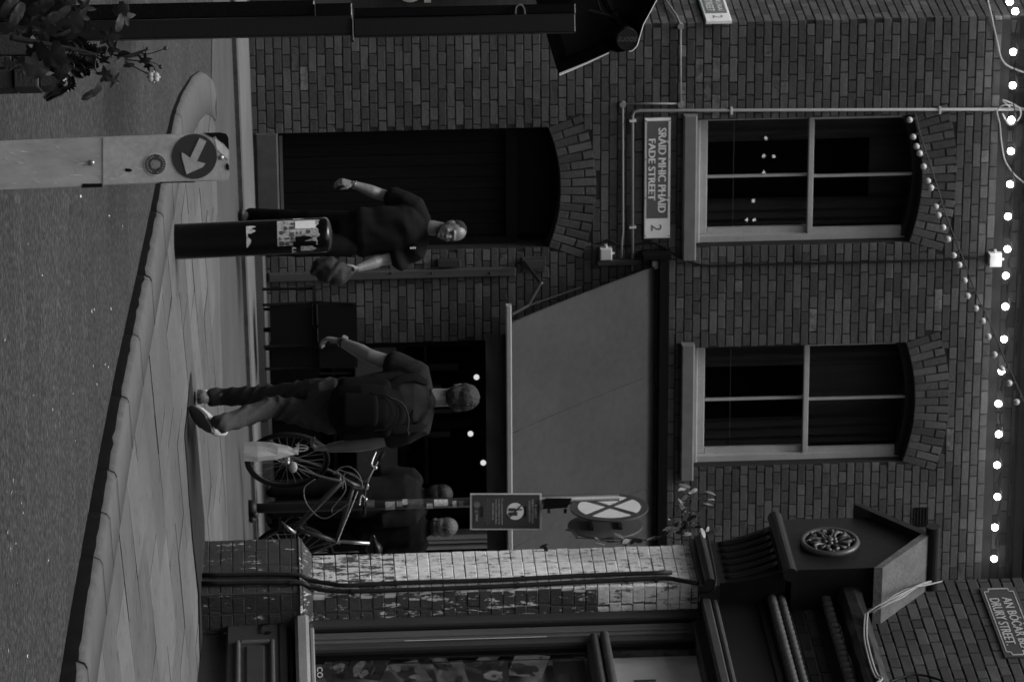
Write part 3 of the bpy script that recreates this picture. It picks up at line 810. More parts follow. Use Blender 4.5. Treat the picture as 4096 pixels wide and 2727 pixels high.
# ---- carved console bracket over the pillar
CO = .35; cx0, cx1 = .17, .90; cz0, cz1, cza = 4.80, 5.385, 5.70
cxm = (cx0 + cx1) / 2
mb = MB(); mb.prism([(cx0, cz0), (cx1, cz0), (cx1, cz1), (cxm, cza - .02), (cx0, cz1)], -CO, .0)
con = part(mb, 'console_bracket', m_shopp, sh, D)
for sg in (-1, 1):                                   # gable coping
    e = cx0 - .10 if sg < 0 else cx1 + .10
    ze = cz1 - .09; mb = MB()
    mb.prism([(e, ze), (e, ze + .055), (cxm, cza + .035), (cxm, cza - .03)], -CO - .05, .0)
    part(mb, 'coping', [M('lit_coping', .075, .55, .45, 8, 50, .4, 50)] if sg > 0 else [m_shopp], con, D)  # right slope paler: the light falling on it is put into its colour
mb = MB(); mb.tube([(cxm, -CO - .10, cza + .045), (cxm, .1, cza + .045)], .045, 18); part(mb, 'ridge_roll', m_shopp, con, D, False)
rc = Vec((.54, -CO - .004, 5.075))
mb = MB(); ax, ay = Vec((1, 0, 0)), Vec((0, 0, 1))
mb.ring(rc + Vec((0, -.008, 0)), ax, ay, .175, .02, 44, 8); rs_ = part(mb, 'rosette', M('rosette_paint', .045, .38, .2, 5, 40), con, D, True)
mb = MB(); mb.ring(rc, ax, ay, .125, .045, 40, 6); mb.v = [Vec((p.x, rc.y + .006 + max(-.02, (p.y - rc.y)) * .1, p.z)) for p in mb.v]; part(mb, 'rosette_bed', m_blackm, rs_, D)
mp_ = M('rosette_paint', 0)
for k in range(8):
    t = k * math.pi / 4; e = Vec((math.cos(t), 0, math.sin(t))); s_ = Vec((-math.sin(t), 0, math.cos(t))); mb = MB()
    for q in (-1, 1):
        pts = [rc + e * .05, rc + e * .085 + s_ * q * .03, rc + e * .125 + s_ * q * .034, rc + e * .138 + s_ * q * .012, rc + e * .115 + s_ * q * .004]
        mb.tube([p + Vec((0, -.022 + .012 * abs(i - 2) * .5, 0)) for i, p in enumerate(pts)], [.008, .014, .016, .014, .007], 7)
    mb.ball(rc + e * .152 + Vec((0, -.014, 0)), .014, 8, 6)
    part(mb, 'petal', mp_, rs_, D, True)
mb = MB(); mb.ball(rc + Vec((0, -.02, 0)), .026, 12, 8)
for k in range(6): mb.ball(rc + Vec((.038 * math.cos(k * 1.047), -.018, .038 * math.sin(k * 1.047))), .018, 8, 6)
part(mb, 'rosette_boss', mp_, rs_, D, True)
mb = MB(); mb.tube([(cx0 - .05, -CO + .01, cz0 - .03), (cx1 + .05, -CO + .01, cz0 - .03)], .048, 16); mb.box(cx0 - .02, cx1 + .02, -CO + .02, 0, cz0 - .02, cz0 + .012)
part(mb, 'roll_moulding', m_shopp, con, D)
nz0, nz1 = 4.33, 4.75                                # concave fluted neck
mb = MB(); npr = 9
def nk(t): return .24 + .09 * t ** 1.6
for i in range(npr):
    t = i / (npr - 1); z = nz0 + (nz1 - nz0) * t; w = .06 * (1 - t)
    mb.v += [Vec((cx0 + .03 + w, -nk(t), z)), Vec((cx1 - .03 - w * .6, -nk(t), z)), Vec((cx1 - .03 - w * .6, .0, z)), Vec((cx0 + .03 + w, .0, z))]
for i in range(npr - 1):
    for j in range(4): mb.f.append([i * 4 + j, i * 4 + (j + 1) % 4, (i + 1) * 4 + (j + 1) % 4, (i + 1) * 4 + j]); mb.mi.append(0)
part(mb, 'neck', m_shopp, con, D)
for k in range(6):
    x = cx0 + .13 + k * .094; mb = MB()
    mb.tube([(x, -nk(t) - .004, nz0 + .05 + (nz1 - nz0 - .09) * t) for t in [i / 8 for i in range(9)]], .02, 8); part(mb, 'flute', m_shopp, con, D, True)
mb = MB(); mb.tube([(cx0 + .02, -.25, 4.27), (cx1 - .04, -.25, 4.27)], .036, 14); mb.box(cx0 + .02, cx1 - .03, -.24, .05, 4.20, 4.33); part(mb, 'roll_moulding', m_shopp, con, D)
# festoon cable on the bracket, wall light on the bracket, pipes on the pillar
def sm(pts, k=6):                                    # Catmull-Rom through points
    pts = [Vec(p) for p in pts]; out = []
    for i in range(len(pts) - 1):
        p0, p1, p2, p3 = pts[max(i - 1, 0)], pts[i], pts[i + 1], pts[min(i + 2, len(pts) - 1)]
        for j in range(k):
            t = j / k
            out.append(.5 * ((2 * p1) + (p2 - p0) * t + (2 * p0 - 5 * p1 + 4 * p2 - p3) * t * t + (3 * p1 - p0 - 3 * p2 + p3) * t ** 3))
    return out + [pts[-1]]
def onD(lst, o): return [D.loc(u, v, o if not isinstance(o, (list, tuple)) else o[i]) for i, (u, v) in enumerate(lst)]
mb = MB()
for k, j in enumerate(((0, 0), (14, 7), (-14, 12), (8, -14))):
    q = [(2318, 3748), (2332, 3690), (2350, 3650), (2385, 3600), (2425, 3530), (2452, 3470)]
    q = [(u + j[1] * math.sin(i + k), v + j[0] * math.sin(i * 1.3 + k) * 1.6) for i, (u, v) in enumerate(q)]
    mb.tube(sm(onD(q, [.05, .12, .2, .26, .26, .22])), .0055, 6)
q = [(2452, 3470), (2500, 3466), (2560, 3468), (2650, 3490), (2700, 3510), (2712, 3528), (2727, 3515), (2745, 3500)]
mb.tube(sm(onD(q, [.25] * 8)), .008, 6); mb.tube(sm(onD([(u + 4, v - 10) for u, v in q], [.25] * 8)), .007, 6)
b0 = D.m @ D.loc(2400, 3560, .25)
single(mb, 'cable_bundle', m_cablep, b0, 'loose bundle of pale cables draped from the carved bracket down to the gutter', 'cable', D, True)
mb = MB(); mb.tube(sm(onD([(2727, 3560), (2710, 3600), (2697, 3660), (2705, 3720), (2727, 3780), (2760, 3830)], .02)), .008, 6)
single(mb, 'wall_cable', m_cable, D.m @ D.loc(2700, 3660, .02), 'thin dark cable looping over the brick wall below the old dark street plate', 'cable', D, True)
def pipe_pts(l, x): return l
mb = MB(); zt = D.z(2290, 2685, .2)
pA = [(2300, 800), (2296, 1160), (2318, 1235), (2335, 1330), (2340, 1400), (2330, 1600), (2318, 2000), (2302, 2300), (2288, 2688)]
pts = []
for (u, v) in pA:
    o_ = .275 if v < 1180 else (.24 if v < 1260 else .225); pts.append(D.loc(u, v, o_))
mb.tube(sm(pts, 4), .0155, 10)
pa = thing('wall_pipe', 'left of two dark pipes clipped to the painted pillar, cut off below the bracket', 'pipe', D.m @ pts[0], THD, 'dark pipes on the pillar')
part(mb, 'pipe', m_iron, pa, D, True)
for v in (1580, 2090, 2625):
    l = D.loc(2316 if v > 2300 else (2330 if v < 1700 else 2312), v, .22); mb = MB(); mb.tube([l + Vec((0, 0, -.012)), l + Vec((0, 0, .012))], .0195, 10); part(mb, 'pipe_clip', m_iron, pa, D)
mb = MB()
pB = [(2333, 800), (2328, 1170), (2345, 1240), (2360, 1300), (2364, 1400), (2358, 1600), (2343, 2000), (2325, 2350), (2312, 2640), (2320, 2720), (2332, 2790)]
pts = [D.loc(u, v, .275 if v < 1180 else (.24 if v < 1260 else .225)) for u, v in pB]
mb.tube(sm(pts, 4), .0155, 10)
pb = thing('wall_pipe', 'right of two dark pipes clipped to the painted pillar, running up to the bracket', 'pipe', D.m @ pts[0], THD, 'dark pipes on the pillar')
part(mb, 'pipe', m_iron, pb, D, True)
for v in (1165, 1410, 2070, 2505):
    u = {1165: 2330, 1410: 2366, 2070: 2340, 2505: 2318}[v]; l = D.loc(u, v, .225 if v > 1200 else .275); mb = MB(); mb.tube([l + Vec((0, 0, -.012)), l + Vec((0, 0, .012))], .0195, 10); part(mb, 'pipe_clip', m_iron, pb, D)
lp = thing('wall_lamp', 'black cylinder lamp with pale domed lens under the carved bracket', 'lamp', D.m @ D.loc(2385, 2860, .1), THD)
l0, l1, l2 = D.loc(2395, 2800, .12), D.loc(2384, 2893, .12), D.loc(2383, 2925, .12)
mb = MB(); mb.tube([l0, l1], [.03, .036], 14); mb.tube([l0 + Vec((0, .12, 0)), l0], .015, 8); part(mb, 'lamp_body', m_blackm, lp, D)
mb = MB(); mb.tube([l1, l1.lerp(l2, .3), l1.lerp(l2, .6), l2, l2 + Vec((0, 0, .006))], [.037, .037, .034, .02, .004], 14); part(mb, 'lamp_lens', m_plast, lp, D, True)
mb = MB(); mb.tube(sm(onD([(2110, 2775), (2106, 2800), (2130, 2825), (2190, 2840), (2280, 2858), (2330, 2862), (2362, 2845), (2370, 2800), (2400, 2795), (2440, 2805)], [.3, .32, .33, .33, .33, .3, .25, .2, .14, .1])), .008, 6)
single(mb, 'wall_cable', m_cable, D.m @ D.loc(2250, 2840, .32), 'black cable running along the foot of the carved bracket to the lamp', 'cable', D, True)
# old enamel street plate on the upper wall
q0, q1, q2 = D.loc(2350, 3916, .012), D.loc(2346, 4060, .012), D.loc(2622, 4010, .012)
za, zb_ = q0.z, q1.z; xa2, xb2 = q0.x, q2.x + .02
st = thing('street_sign', 'old dark street plate with pale Gaelic and English lettering high on the corner shop wall', 'street sign', D.m @ Vec((xa2, -.01, za)), THD, 'street name plates')
mb = MB(); mb.bbox(xa2, xb2, -.014, .0, za, zb_, .004); part(mb, 'plate', m_signd, st, D)
mb = MB(); e = .02; t_ = .006
m_pale = M('pale_enamel', .36, .5, .2, 9, 60)
for x0, x1, z0, z1 in ((xa2 + .06, xb2 - .06, za + e, za + e + t_), (xa2 + .06, xb2 - .06, zb_ - e - t_, zb_ - e), (xa2 + e, xa2 + e + .012, za + .05, zb_ - .05), (xb2 - e - .012, xb2 - e, za + .05, zb_ - .05),
                       (xa2 + .06, xa2 + .07, za + e, za + .05), (xa2 + .06, xa2 + .07, zb_ - .05, zb_ - e), (xb2 - .07, xb2 - .06, za + e, za + .05), (xb2 - .07, xb2 - .06, zb_ - .05, zb_ - e),
                       (xa2 + e, xa2 + .06, za + .05, za + .05 + t_), (xa2 + e, xa2 + .06, zb_ - .05 - t_, zb_ - .05), (xb2 - .06, xb2 - e, za + .05, za + .05 + t_), (xb2 - .06, xb2 - e, zb_ - .05 - t_, zb_ - .05)):
    mb.box(x0, x1, -.0165, -.0135, z0, z1)
part(mb, 'border', m_pale, st, D)
W_ = xb2 - xa2; H_ = zb_ - za; mb = MB()
text_on(mb, 'AN BÓĊAR BEAS', xa2 + W_ * .16, xb2 - W_ * .02, za + H_ * .52, za + H_ * .86, -.0168, .003)
text_on(mb, 'DRURY STREET.', xa2 + W_ * .17, xa2 + W_ * .84, za + H_ * .16, za + H_ * .43, -.0168, .003)
part(mb, 'lettering', m_pale, st, D)
# stickers on the stall riser
mb = MB(); l = D.loc(2480, 1010, .036); 
def sq(mb, fr, u, v, w, h, o, ang=0.):
    l = fr.loc(u, v, o); c, s = math.cos(ang), math.sin(ang)
    mb.add([l + Vec((x * c - z * s, 0, x * s + z * c)) for x, z in ((-w / 2, -h / 2), (w / 2, -h / 2), (w / 2, h / 2), (-w / 2, h / 2))], [(0, 1, 2, 3)])
    return l
sq(mb, D, 2475, 1065, .11, .06, .037, .15); single(mb, 'sticker', M('sticker_print', .3, .5, .8, 30, 90), D.m @ D.loc(2475, 1065, .037), 'torn black and white sticker on the painted stall riser beside the pillar', 'sticker', D)
mb = MB(); l = D.loc(2520, 1060, .036)
for i in range(9):
    t = math.pi * (.85 + i / 8 * .75); mb.ball(l + Vec((.10 * math.cos(t), 0, .03 * math.sin(t))), .012, 6, 4, (1, .1, 1))
mb.ball(l + Vec((.03, 0, .02)), .022, 8, 5, (1, .1, 1)); single(mb, 'graffiti_mark', m_blackm, D.m @ l, 'small sprayed black curve and dot on the stall riser', 'graffiti', D)
# pictures pinned up behind the shop window: plain generic shapes, all different
rnd = random.Random(12)
def picture(u, v, w, h, ang, bgv, shapes, label, k):
    bgv *= .55; l = D.loc(u, v, -.10 + k * .003); c, s = math.cos(ang), math.sin(ang)
    def pt(x, z, dy=0.): return l + Vec((x * c - z * s, -dy, x * s + z * c))
    mats = [M('print_%d' % int(bgv * 1000), bgv, .5, .5, 9, 25, .02, 60)]; mb = MB()
    mb.add([pt(-w / 2, -h / 2), pt(w / 2, -h / 2), pt(w / 2, h / 2), pt(-w / 2, h / 2)], [(0, 1, 2, 3)])
    for i, (x, z, rx, rz_, val) in enumerate(shapes):
        val *= .55
        mm = M('print_%d' % int(val * 1000), val, .5, .5, 9, 25, .02, 60)
        if mm not in mats: mats.append(mm)
        mb.k = mats.index(mm)
        pg = [pt(max(-w / 2, min(w / 2, (x + rx * math.cos(q)) * w)), max(-h / 2, min(h / 2, (z + rz_ * math.sin(q) * (1 + .25 * math.sin(3 * q + i))) * h)), .0006 * (i + 1)) for q in [j * math.pi / 8 for j in range(16)]]
        mb.add(pg, [tuple(range(16))])
    for i in range(5):
        x, z, rx, rz_, val = rnd.uniform(-.42, .42), rnd.uniform(-.42, .42), rnd.uniform(.03, .14), rnd.uniform(.03, .18), rnd.choice((.01, .015, .02, .03, .05, .1)); mm = M('print_%d' % int(val * 1000), val, .5, .5, 9, 25, .02, 60)
        if mm not in mats: mats.append(mm)
        mb.k = mats.index(mm); t0 = rnd.uniform(0, 3)
        mb.add([pt(max(-w / 2, min(w / 2, (x + rx * math.cos(q) * math.cos(t0) - rz_ * math.sin(q) * math.sin(t0)) * w)), max(-h / 2, min(h / 2, (z + rz_ * math.sin(q) * math.cos(t0) + rx * math.cos(q) * math.sin(t0)) * h)), .0006 * (len(shapes) + i + 1)) for q in [j * math.pi / 5 for j in range(10)]], [tuple(range(10))])
    return single(mb, 'poster', mats, D.m @ l, label, 'poster', D, group='pictures in the shop window')
picture(2662, 1330, .20, .09, .05, .14, [(-.2, 0, .2, .3, .05), (.2, .1, .15, .3, .24)], 'small grey picture at the lower left corner of the shop window', 0)
picture(2668, 1358, .17, .09, -.2, .03, [(0, 0, .33, .4, .2), (.1, .1, .1, .15, .05)], 'small dark round-faced snapshot beside the big black poster', 1)
pc = picture(2705, 1290, .34, .12, .1, .025, [(.25, -.1, .2, .3, .1)], 'dark cover with two pale letters at the lower edge of the shop window', 2)
mb = MB(); la = D.a(2668, 1278, -.09); lz = D.z(2680, 1268, -.09)
text_on(mb, 'CO', la, la + .14, lz, lz + .035, D.loc(2680, 1280, -.09).y - .003); part(mb, 'lettering', m_signw, pc, D)
picture(2664, 1470, .34, .24, -.25, .018, [(.1, -.2, .35, .12, .16), (.3, .0, .08, .12, .2), (-.25, .05, .12, .03, .1), (.15, .2, .2, .03, .09)], 'large black poster with a pale reclining figure shape', 1)
picture(2690, 1640, .30, .20, .3, .12, [(0, -.05, .36, .3, .03), (.2, .05, .1, .16, .24), (-.25, -.3, .12, .16, .2)], 'tilted print of a long-haired figure next to the black poster', 2)
picture(2640, 1760, .22, .09, .35, .05, [(-.1, 0, .3, .3, .16), (.25, .2, .12, .2, .1)], 'small curled photograph pinned high in the window', 3)
picture(2700, 1805, .38, .19, .08, .15, [(.0, 0, .3, .3, .09), (.25, .1, .18, .3, .12), (-.3, -.2, .1, .2, .05)], 'blurred grey print with round shapes in the middle of the window', 1)
picture(2650, 1935, .26, .12, -.45, .06, [(.1, .1, .3, .3, .03), (-.1, -.1, .2, .3, .18)], 'dark photograph tilted down to the right', 2)
picture(2690, 1985, .34, .16, .0, .03, [(.1, -.1, .2, .4, .26), (.12, -.1, .06, .1, .04), (.25, .0, .06, .1, .3)], 'dark print of a pale masked face', 3)
picture(2660, 2115, .30, .22, -.25, .2, [(.2, -.1, .2, .35, .03), (.05, -.3, .12, .2, .06)], 'pale sheet with a dark blot leaning against the top of the display', 2)
picture(2690, 2280, .40, .20, .0, .03, [(-.1, .1, .3, .2, .05), (.2, -.2, .2, .2, .08)], 'black poster in the top corner of the lower window', 1)
mb = MB()
for u in (2632, 2652): mb.tube([D.loc(u, 1560, -.035), D.loc(u - 22, 2370, -.035)], .0035, 5)
o_ = part(mb, 'bead_cord', m_cable, shopw, D)
# ------------------------------------------------------------------ unseen buildings outside the frame that hold back low sky light
LFr = Frame((-4.9, 8.0, 0), THD)              # facade line of the left side of the street, out of frame
mb = MB(); mb.box(-62, 0, .0, 6, -1, 14); mb.v = [Vec((p.x, -p.y - 0.0, p.z)) for p in mb.v]; mb.f = [list(reversed(q)) for q in mb.f]  # left terrace, run on past the side street to block sky reflections
be = MB(); be.box(-16, 26, -30, -16, -2, 15)
single(be, 'unseen_terrace', m_brickd, (5, -20, -1), 'unseen brick terrace added behind the camera to block low sky light', 'building')
lb = single(mb, 'unseen_terrace', m_brickd, LFr.m @ Vec((-14, 0, 0)), 'brick terrace along the left side of the street', 'building', LFr)
# ------------------------------------------------------------------ things on the brick building
y_ = -.012
a0, a1, z0, z1 = F.a(471, 2630), F.a(949, 2630), F.z(700, 2577), F.z(700, 2680)
st = thing('street_sign', 'white bordered street name plate ending in a 2 under the left sash window', 'street sign', F.m @ Vec((a0, -.01, z0)), THF, 'street name plates')
mb = MB(); mb.bbox(a0, a1, -.03, 0, z0, z1, .005); part(mb, 'plate', m_signw, st, F)
am = F.a(869, 2630); mb = MB(); mb.box(a0 + .022, am, -.0325, -.029, z0 + .02, z1 - .02); part(mb, 'panel', m_signg, st, F)
mb = MB(); text_on(mb, 'SRÁID MHIC PHÁID', F.a(509, 2648), F.a(845, 2648), F.z(700, 2631), F.z(700, 2671), -.034, .0035)
text_on(mb, 'FADE STREET', F.a(553, 2607), F.a(797, 2607), F.z(700, 2592), F.z(700, 2620), -.034, .0035); part(mb, 'lettering', m_signw, st, F)
mb = MB(); text_on(mb, '2', F.a(894, 2625), F.a(919, 2625), F.z(905, 2604), F.z(905, 2645), -.032); part(mb, 'lettering', m_signg, st, F)
for i in range(4):
    for z in (z0 + .009, z1 - .009):
        mb = MB(); mb.ball((a0 + .02 + (a1 - a0 - .04) * i / 3, -.03, z), .006, 6, 4); part(mb, 'rivet', m_iron, st, F)
# plate on the side wall, cut by the edge of the frame
q = S.loc(97, 2830, .01), S.loc(97, 2930, .01); zb0 = S.z(97, 2826, .01); zb1 = S.z(97, 2930, .01); xr = S.a(92, 2870, .01)
st = thing('street_sign', 'street name plate with white end panel on the side wall at the left corner', 'street sign', S.m @ Vec((xr, -.01, zb0)), THD, 'street name plates')
mb = MB(); mb.bbox(xr - 1.15, xr, -.03, 0, zb0, zb1, .005); part(mb, 'plate', m_signw, st, S)
mb = MB(); mb.box(xr - 1.13, xr - .20, -.0325, -.029, zb0 + .02, zb1 - .02); part(mb, 'panel', m_signg, st, S)
mb = MB(); text_on(mb, 'SRÁID DHRÚRAÍ', xr - 1.08, xr - .25, zb0 + .135, zb1 - .035, -.034); text_on(mb, 'DRURY STREET', xr - 1.0, xr - .25, zb0 + .04, zb0 + .105, -.034); part(mb, 'lettering', m_signw, st, S)
mb = MB(); text_on(mb, '2', xr - .14, xr - .07, zb0 + .07, zb1 - .07, -.032); part(mb, 'lettering', m_signg, st, S)
# conduits
def onF(lst, o=.02): return [F.loc(u, v, o if not isinstance(o, (list, tuple)) else o[i]) for i, (u, v) in enumerate(lst)]
cd = thing('conduit', 'thin grey conduit stepping along the wall through small round boxes above the street sign', 'conduit', F.m @ F.loc(415, 2491, .0), THF, 'grey conduits on the brick wall')
mb = MB(); mb.tube(onF([(100, 2722), (415, 2722)], .022), .0095, 8); mb.tube(onF([(415, 2722), (415, 2491)], .022), .0095, 8); mb.tube(onF([(415, 2491), (930, 2492), (960, 2488), (1035, 2486)], .022), .0095, 8)
part(mb, 'pipe', m_pipe, cd, F, True)
mb = MB(); mb.tube([S.loc(95, 2720, .022), S.loc(60, 2703, .022), S.loc(-30, 2640, .022)], .0095, 8); part(mb, 'pipe', m_pipe, cd, S, True)
for u, v in ((103, 2722), (415, 2722), (415, 2490)):
    l = F.loc(u, v, .0); mb = MB(); mb.tube([l, l + Vec((0, -.04, 0))], .028, 16); part(mb, 'junction_box', m_pipe, cd, F, False)
cd = thing('conduit', 'thicker grey conduit dropping down the wall beside the left window and turning along under it', 'conduit', F.m @ F.loc(443, 2535, .0), THF, 'grey conduits on the brick wall')
mb = MB(); mb.tube(onF([(437, 4120), (443, 2560), (446, 2538), (462, 2530), (1086, 2530)], .024), .0135, 10); part(mb, 'pipe', m_pipe, cd, F, True)
for u, v, vert in ((441, 2925, 1), (439, 3758, 1), (480, 2530, 0), (905, 2530, 0)):
    l = F.loc(u, v, .0); mb = MB()
    (mb.box(l.x - .03, l.x + .03, -.042, 0, l.z - .009, l.z + .009) if vert else mb.box(l.x - .009, l.x + .009, -.042, 0, l.z - .03, l.z + .03)); part(mb, 'pipe_clip', m_cream, cd, F)
mb = MB(); mb.tube(sm(onF([(437, 4100), (420, 4030), (440, 3990), (500, 4000), (560, 4005), (640, 4020), (700, 4060), (740, 4110)], [.03, .08, .06, .03, .03, .03, .04, .05])), .006, 6)
mb.tube(sm(onF([(-20, 3945), (60, 3965), (150, 3985), (250, 4015), (290, 4096)], [.03] * 5)), .008, 6)
mb.tube(sm(onF([(430, 4040), (400, 4010), (430, 4075), (470, 4080), (500, 4040), (455, 4010)], .07)), .007, 6)
single(mb, 'wall_cable', m_cablep, F.m @ F.loc(440, 4000, .02), 'knotted pale cable strands at the top of the thicker grey conduit', 'cable', F, True)
# white junction boxes and the black cable between them
for (u0, u1, v0, v1, lb_) in ((986, 1033, 2399, 2446, 'white square junction box on a dark bracket beside the arched door head'), (1007, 1059, 3953, 4003, 'white square junction box high between the two windows')):
    a0, a1, z0, z1 = F.a(u0, v0), F.a(u1, v0), F.z(u0, v0), F.z(u0, v1)
    t = thing('junction_box', lb_, 'junction box', F.m @ Vec((a0, 0, z0)), THF, 'white junction boxes')
    mb = MB(); mb.bbox(a0, a1, -.07, .004, z0, z1, .008); part(mb, 'box_body', m_plast, t, F)
    for q in ((a0 - .02, (z0 + z1) / 2, a0), ((a0 + a1) / 2, None, None)):
        mb = MB()
        if q[1]: mb.tube([(q[0] - .01, -.035, q[1]), (q[2], -.035, q[1])], .012, 8)
        else: mb.tube([(q[0], -.035, z1), (q[0], -.035, z1 + .025)], .012, 8)
        part(mb, 'cable_gland', m_plast, t, F)
mb = MB(); a0, a1, z0, z1 = F.a(1034, 2450), F.a(1055, 2450), F.z(1040, 2388), F.z(1040, 2560); mb.bbox(a0, a1, -.06, 0, z0, z1, .005)
single(mb, 'wall_bracket', m_timb, F.m @ Vec((a0, 0, z0)), 'dark upright batten on the wall beside the lower white junction box', 'bracket', F)
mb = MB(); mb.tube(sm(onF([(970, 2412), (962, 2440), (985, 2490), (975, 2560), (968, 2600), (985, 2650), (1030, 2720), (1058, 2800), (1062, 2880), (1056, 3100), (1050, 3400), (1042, 3700), (1034, 3860), (1030, 3940)], .018)), .0105, 6)
single(mb, 'wall_cable', m_cable, F.m @ F.loc(1060, 2880, .02), 'black cable snaking up the bricks between the two white junction boxes', 'cable', F, True)
# timber batten and small fittings left of the shop
t = thing('wall_batten', 'pale upright timber batten bolted to the dark bricks right of the door', 'batten', F.m @ F.loc(1095, 1075, 0), THF)
a0, a1, z0, z1 = F.a(1079, 1500), F.a(1111, 1500), F.z(1095, 1075), F.z(1085, 2062)
mb = MB(); mb.bbox(a0, a1, -.05, 0, z0, z1, .006); part(mb, 'board', M('old_batten', .045, .7, .3, 3, 40, .2, 60, stretch=(7, 7, .6)), t, F)
for v in (1565, 1727, 1960): l = F.loc(1093, v, .05); mb = MB(); mb.ball(l, .012, 8, 5); part(mb, 'bolt', m_iron, t, F)
a0, a1, z0, z1 = F.a(1033, 1800), F.a(1062, 1800), F.z(1045, 1750), F.z(1045, 1842); mb = MB(); mb.bbox(a0, a1, -.05, 0, z0, z1, .006)
single(mb, 'meter_box', M('brown_box', .02, .6, .2), F.m @ Vec((a0, 0, z0)), 'small dark box on the bricks beside the pale batten', 'box', F)
# awning
AO = 1.46
aL = F.a(1066, 2623, .08); aR = 5.0
zt = F.z(1066, 2623, .08); zbm = F.z(1292, 2040, AO)
aw = thing('awning', 'grey sloping fabric awning over the dark shopfront', 'awning', F.m @ Vec((aL, 0, zt)), THF)
mb = MB(); nx, ny = 30, 10
for i in range(nx + 1):
    for j in range(ny + 1):
        t = j / ny; x = aL + (aR - aL) * i / nx
        mb.v.append(Vec((x, -.08 - (AO - .08) * t, zt + (zbm - zt) * t - .03 * math.sin(math.pi * t) + .014 * noise.noise(Vec((x * 1.1, t * 2.2, 0))) + .004 * math.sin(x * 3.1 + t * 5))))
for i in range(nx):
    for j in range(ny): mb.f.append([i * (ny + 1) + j, i * (ny + 1) + j + 1, (i + 1) * (ny + 1) + j + 1, (i + 1) * (ny + 1) + j]); mb.mi.append(0)
n_ = len(mb.v); mb.v += [p + Vec((0, .003, -.006)) for p in mb.v]; mb.f += [[q + n_ for q in reversed(f)] for f in list(mb.f)]; mb.mi = [0] * len(mb.f)
part(mb, 'canvas', m_canvas, aw, F, True)
for x in (aL + .0, aL + 1.02, aL + 2.1):
    mb = MB(); mb.tube([(x + .006, -.08 - (AO - .08) * t, zt + (zbm - zt) * t - .03 * math.sin(math.pi * t) + .003) for t in [i / 10 for i in range(11)]], .0032, 5); part(mb, 'seam', m_canvas, aw, F, True)
mb = MB(); mb.bbox(aL - .17, aR, -AO - .025, -AO + .02, zbm - .035, zbm + .012, .008); part(mb, 'front_bar', M('bar_paint', .26, .4, .1), aw, F)
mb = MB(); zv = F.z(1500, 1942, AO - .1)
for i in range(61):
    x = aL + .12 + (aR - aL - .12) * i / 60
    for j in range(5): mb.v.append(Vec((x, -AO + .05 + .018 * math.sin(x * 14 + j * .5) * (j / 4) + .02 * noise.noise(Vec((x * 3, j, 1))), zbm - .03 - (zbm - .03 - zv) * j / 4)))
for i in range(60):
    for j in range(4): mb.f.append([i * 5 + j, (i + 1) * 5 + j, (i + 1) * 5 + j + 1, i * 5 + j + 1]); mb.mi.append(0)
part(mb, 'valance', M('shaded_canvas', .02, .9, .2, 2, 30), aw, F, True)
mb = MB(); mb.box(aL - .12, aR, -.16, .0, zt + .03, zt + .115); mb.box(aL - .14, aL - .10, -.18, 0, zt - .12, zt + .13); part(mb, 'cassette', m_blackm, aw, F)
mb = MB(); mb.tube([(aL - .05, -.06, zt + .0), (aL + .02, -.06, zt + .0)], .03, 10); part(mb, 'roller_end', m_cream, aw, F)
arm = [F.loc(1047, 2097, .05), F.loc(1133, 2163, .55), F.loc(1222, 2113, 1.1), F.loc(1258, 2046, AO)]
mb = MB(); mb.tube(arm[:2], .016, 8); mb.tube(arm[1:3], .014, 8); mb.tube(arm[2:], .014, 8); mb.ball(arm[1], .022, 8, 6); part(mb, 'folding_arm', M('arm_paint', .02, .4, .1), aw, F)
mb = MB(); mb.tube([arm[2], F.loc(1150, 2320, .4)], .008, 6); part(mb, 'stay_rod', m_iron, aw, F)
mb = MB(); a0, a1, z0, z1 = F.a(1026, 2130), F.a(1086, 2130), F.z(1050, 2088), F.z(1050, 2182); mb.bbox(a0, a1, -.02, 0, z0, z1, .004); mb.box(a0 + .03, a1 - .04, -.05, -.018, z0 + .04, z1 - .02); part(mb, 'arm_plate', M('plate_paint', .04, .5, .3), aw, F)
# strings of bulbs
PXL = [(2322, 5), (2335, 27), (2330, 120), (2329, 197), (2326, 276), (2325, 348), (2323, 424), (2318, 498), (2317, 573), (2313, 634), (2312, 705), (2309, 780), (2303, 853), (2296, 928), (2297, 998), (2293, 1069), (2294, 1142), (2288, 1212), (2286, 1284)]
LB = [F.loc(y * 1.7393, x * 1.7393, .16) for x, y in PXL]
sg = thing('string_light', 'string of lit round white bulbs along the top of the brick wall', 'string lights', F.m @ LB[9], THF, 'strings of bulbs on the brick building')
mb = MB(); cpts = []
for i, p in enumerate(LB):
    cpts.append(p + Vec((0, .0, .045)))
    if i < len(LB) - 1: q = LB[i + 1]; cpts.append((p + q) / 2 + Vec((0, 0, .012)))
mb.tube(sm(cpts + [cpts[-1] + Vec((.6, 0, 0))], 3), .006, 6); part(mb, 'cable', m_cable, sg, F)
bme = MB().ball((0, 0, 0), .0285, 16, 12).mesh('bulb', m_bulb, True)
sme = MB().tube([(0, 0, .024), (0, 0, .05)], .013, 8).mesh('socket', m_sock)
ms = wmat(sg).inverted() @ F.m
for p in LB:
    b = link('bulb', bme, sg); b.location = ms @ p; s_ = link('socket', sme, b)
PXU = [(2092, 276), (2100, 315), (2108, 337), (2115, 353), (2124, 383), (2134, 416), (2141, 432), (2152, 475), (2158, 495), (2169, 523), (2180, 550), (2193, 587), (2206, 609), (2218, 645), (2225, 680), (2244, 709), (2260, 738), (2273, 774), (2287, 815), (2304, 848), (2321, 881), (2338, 924)]
LU = [F.loc(y * 1.7393, x * 1.7393, .12 + .03 * i) for i, (x, y) in enumerate(PXU)]
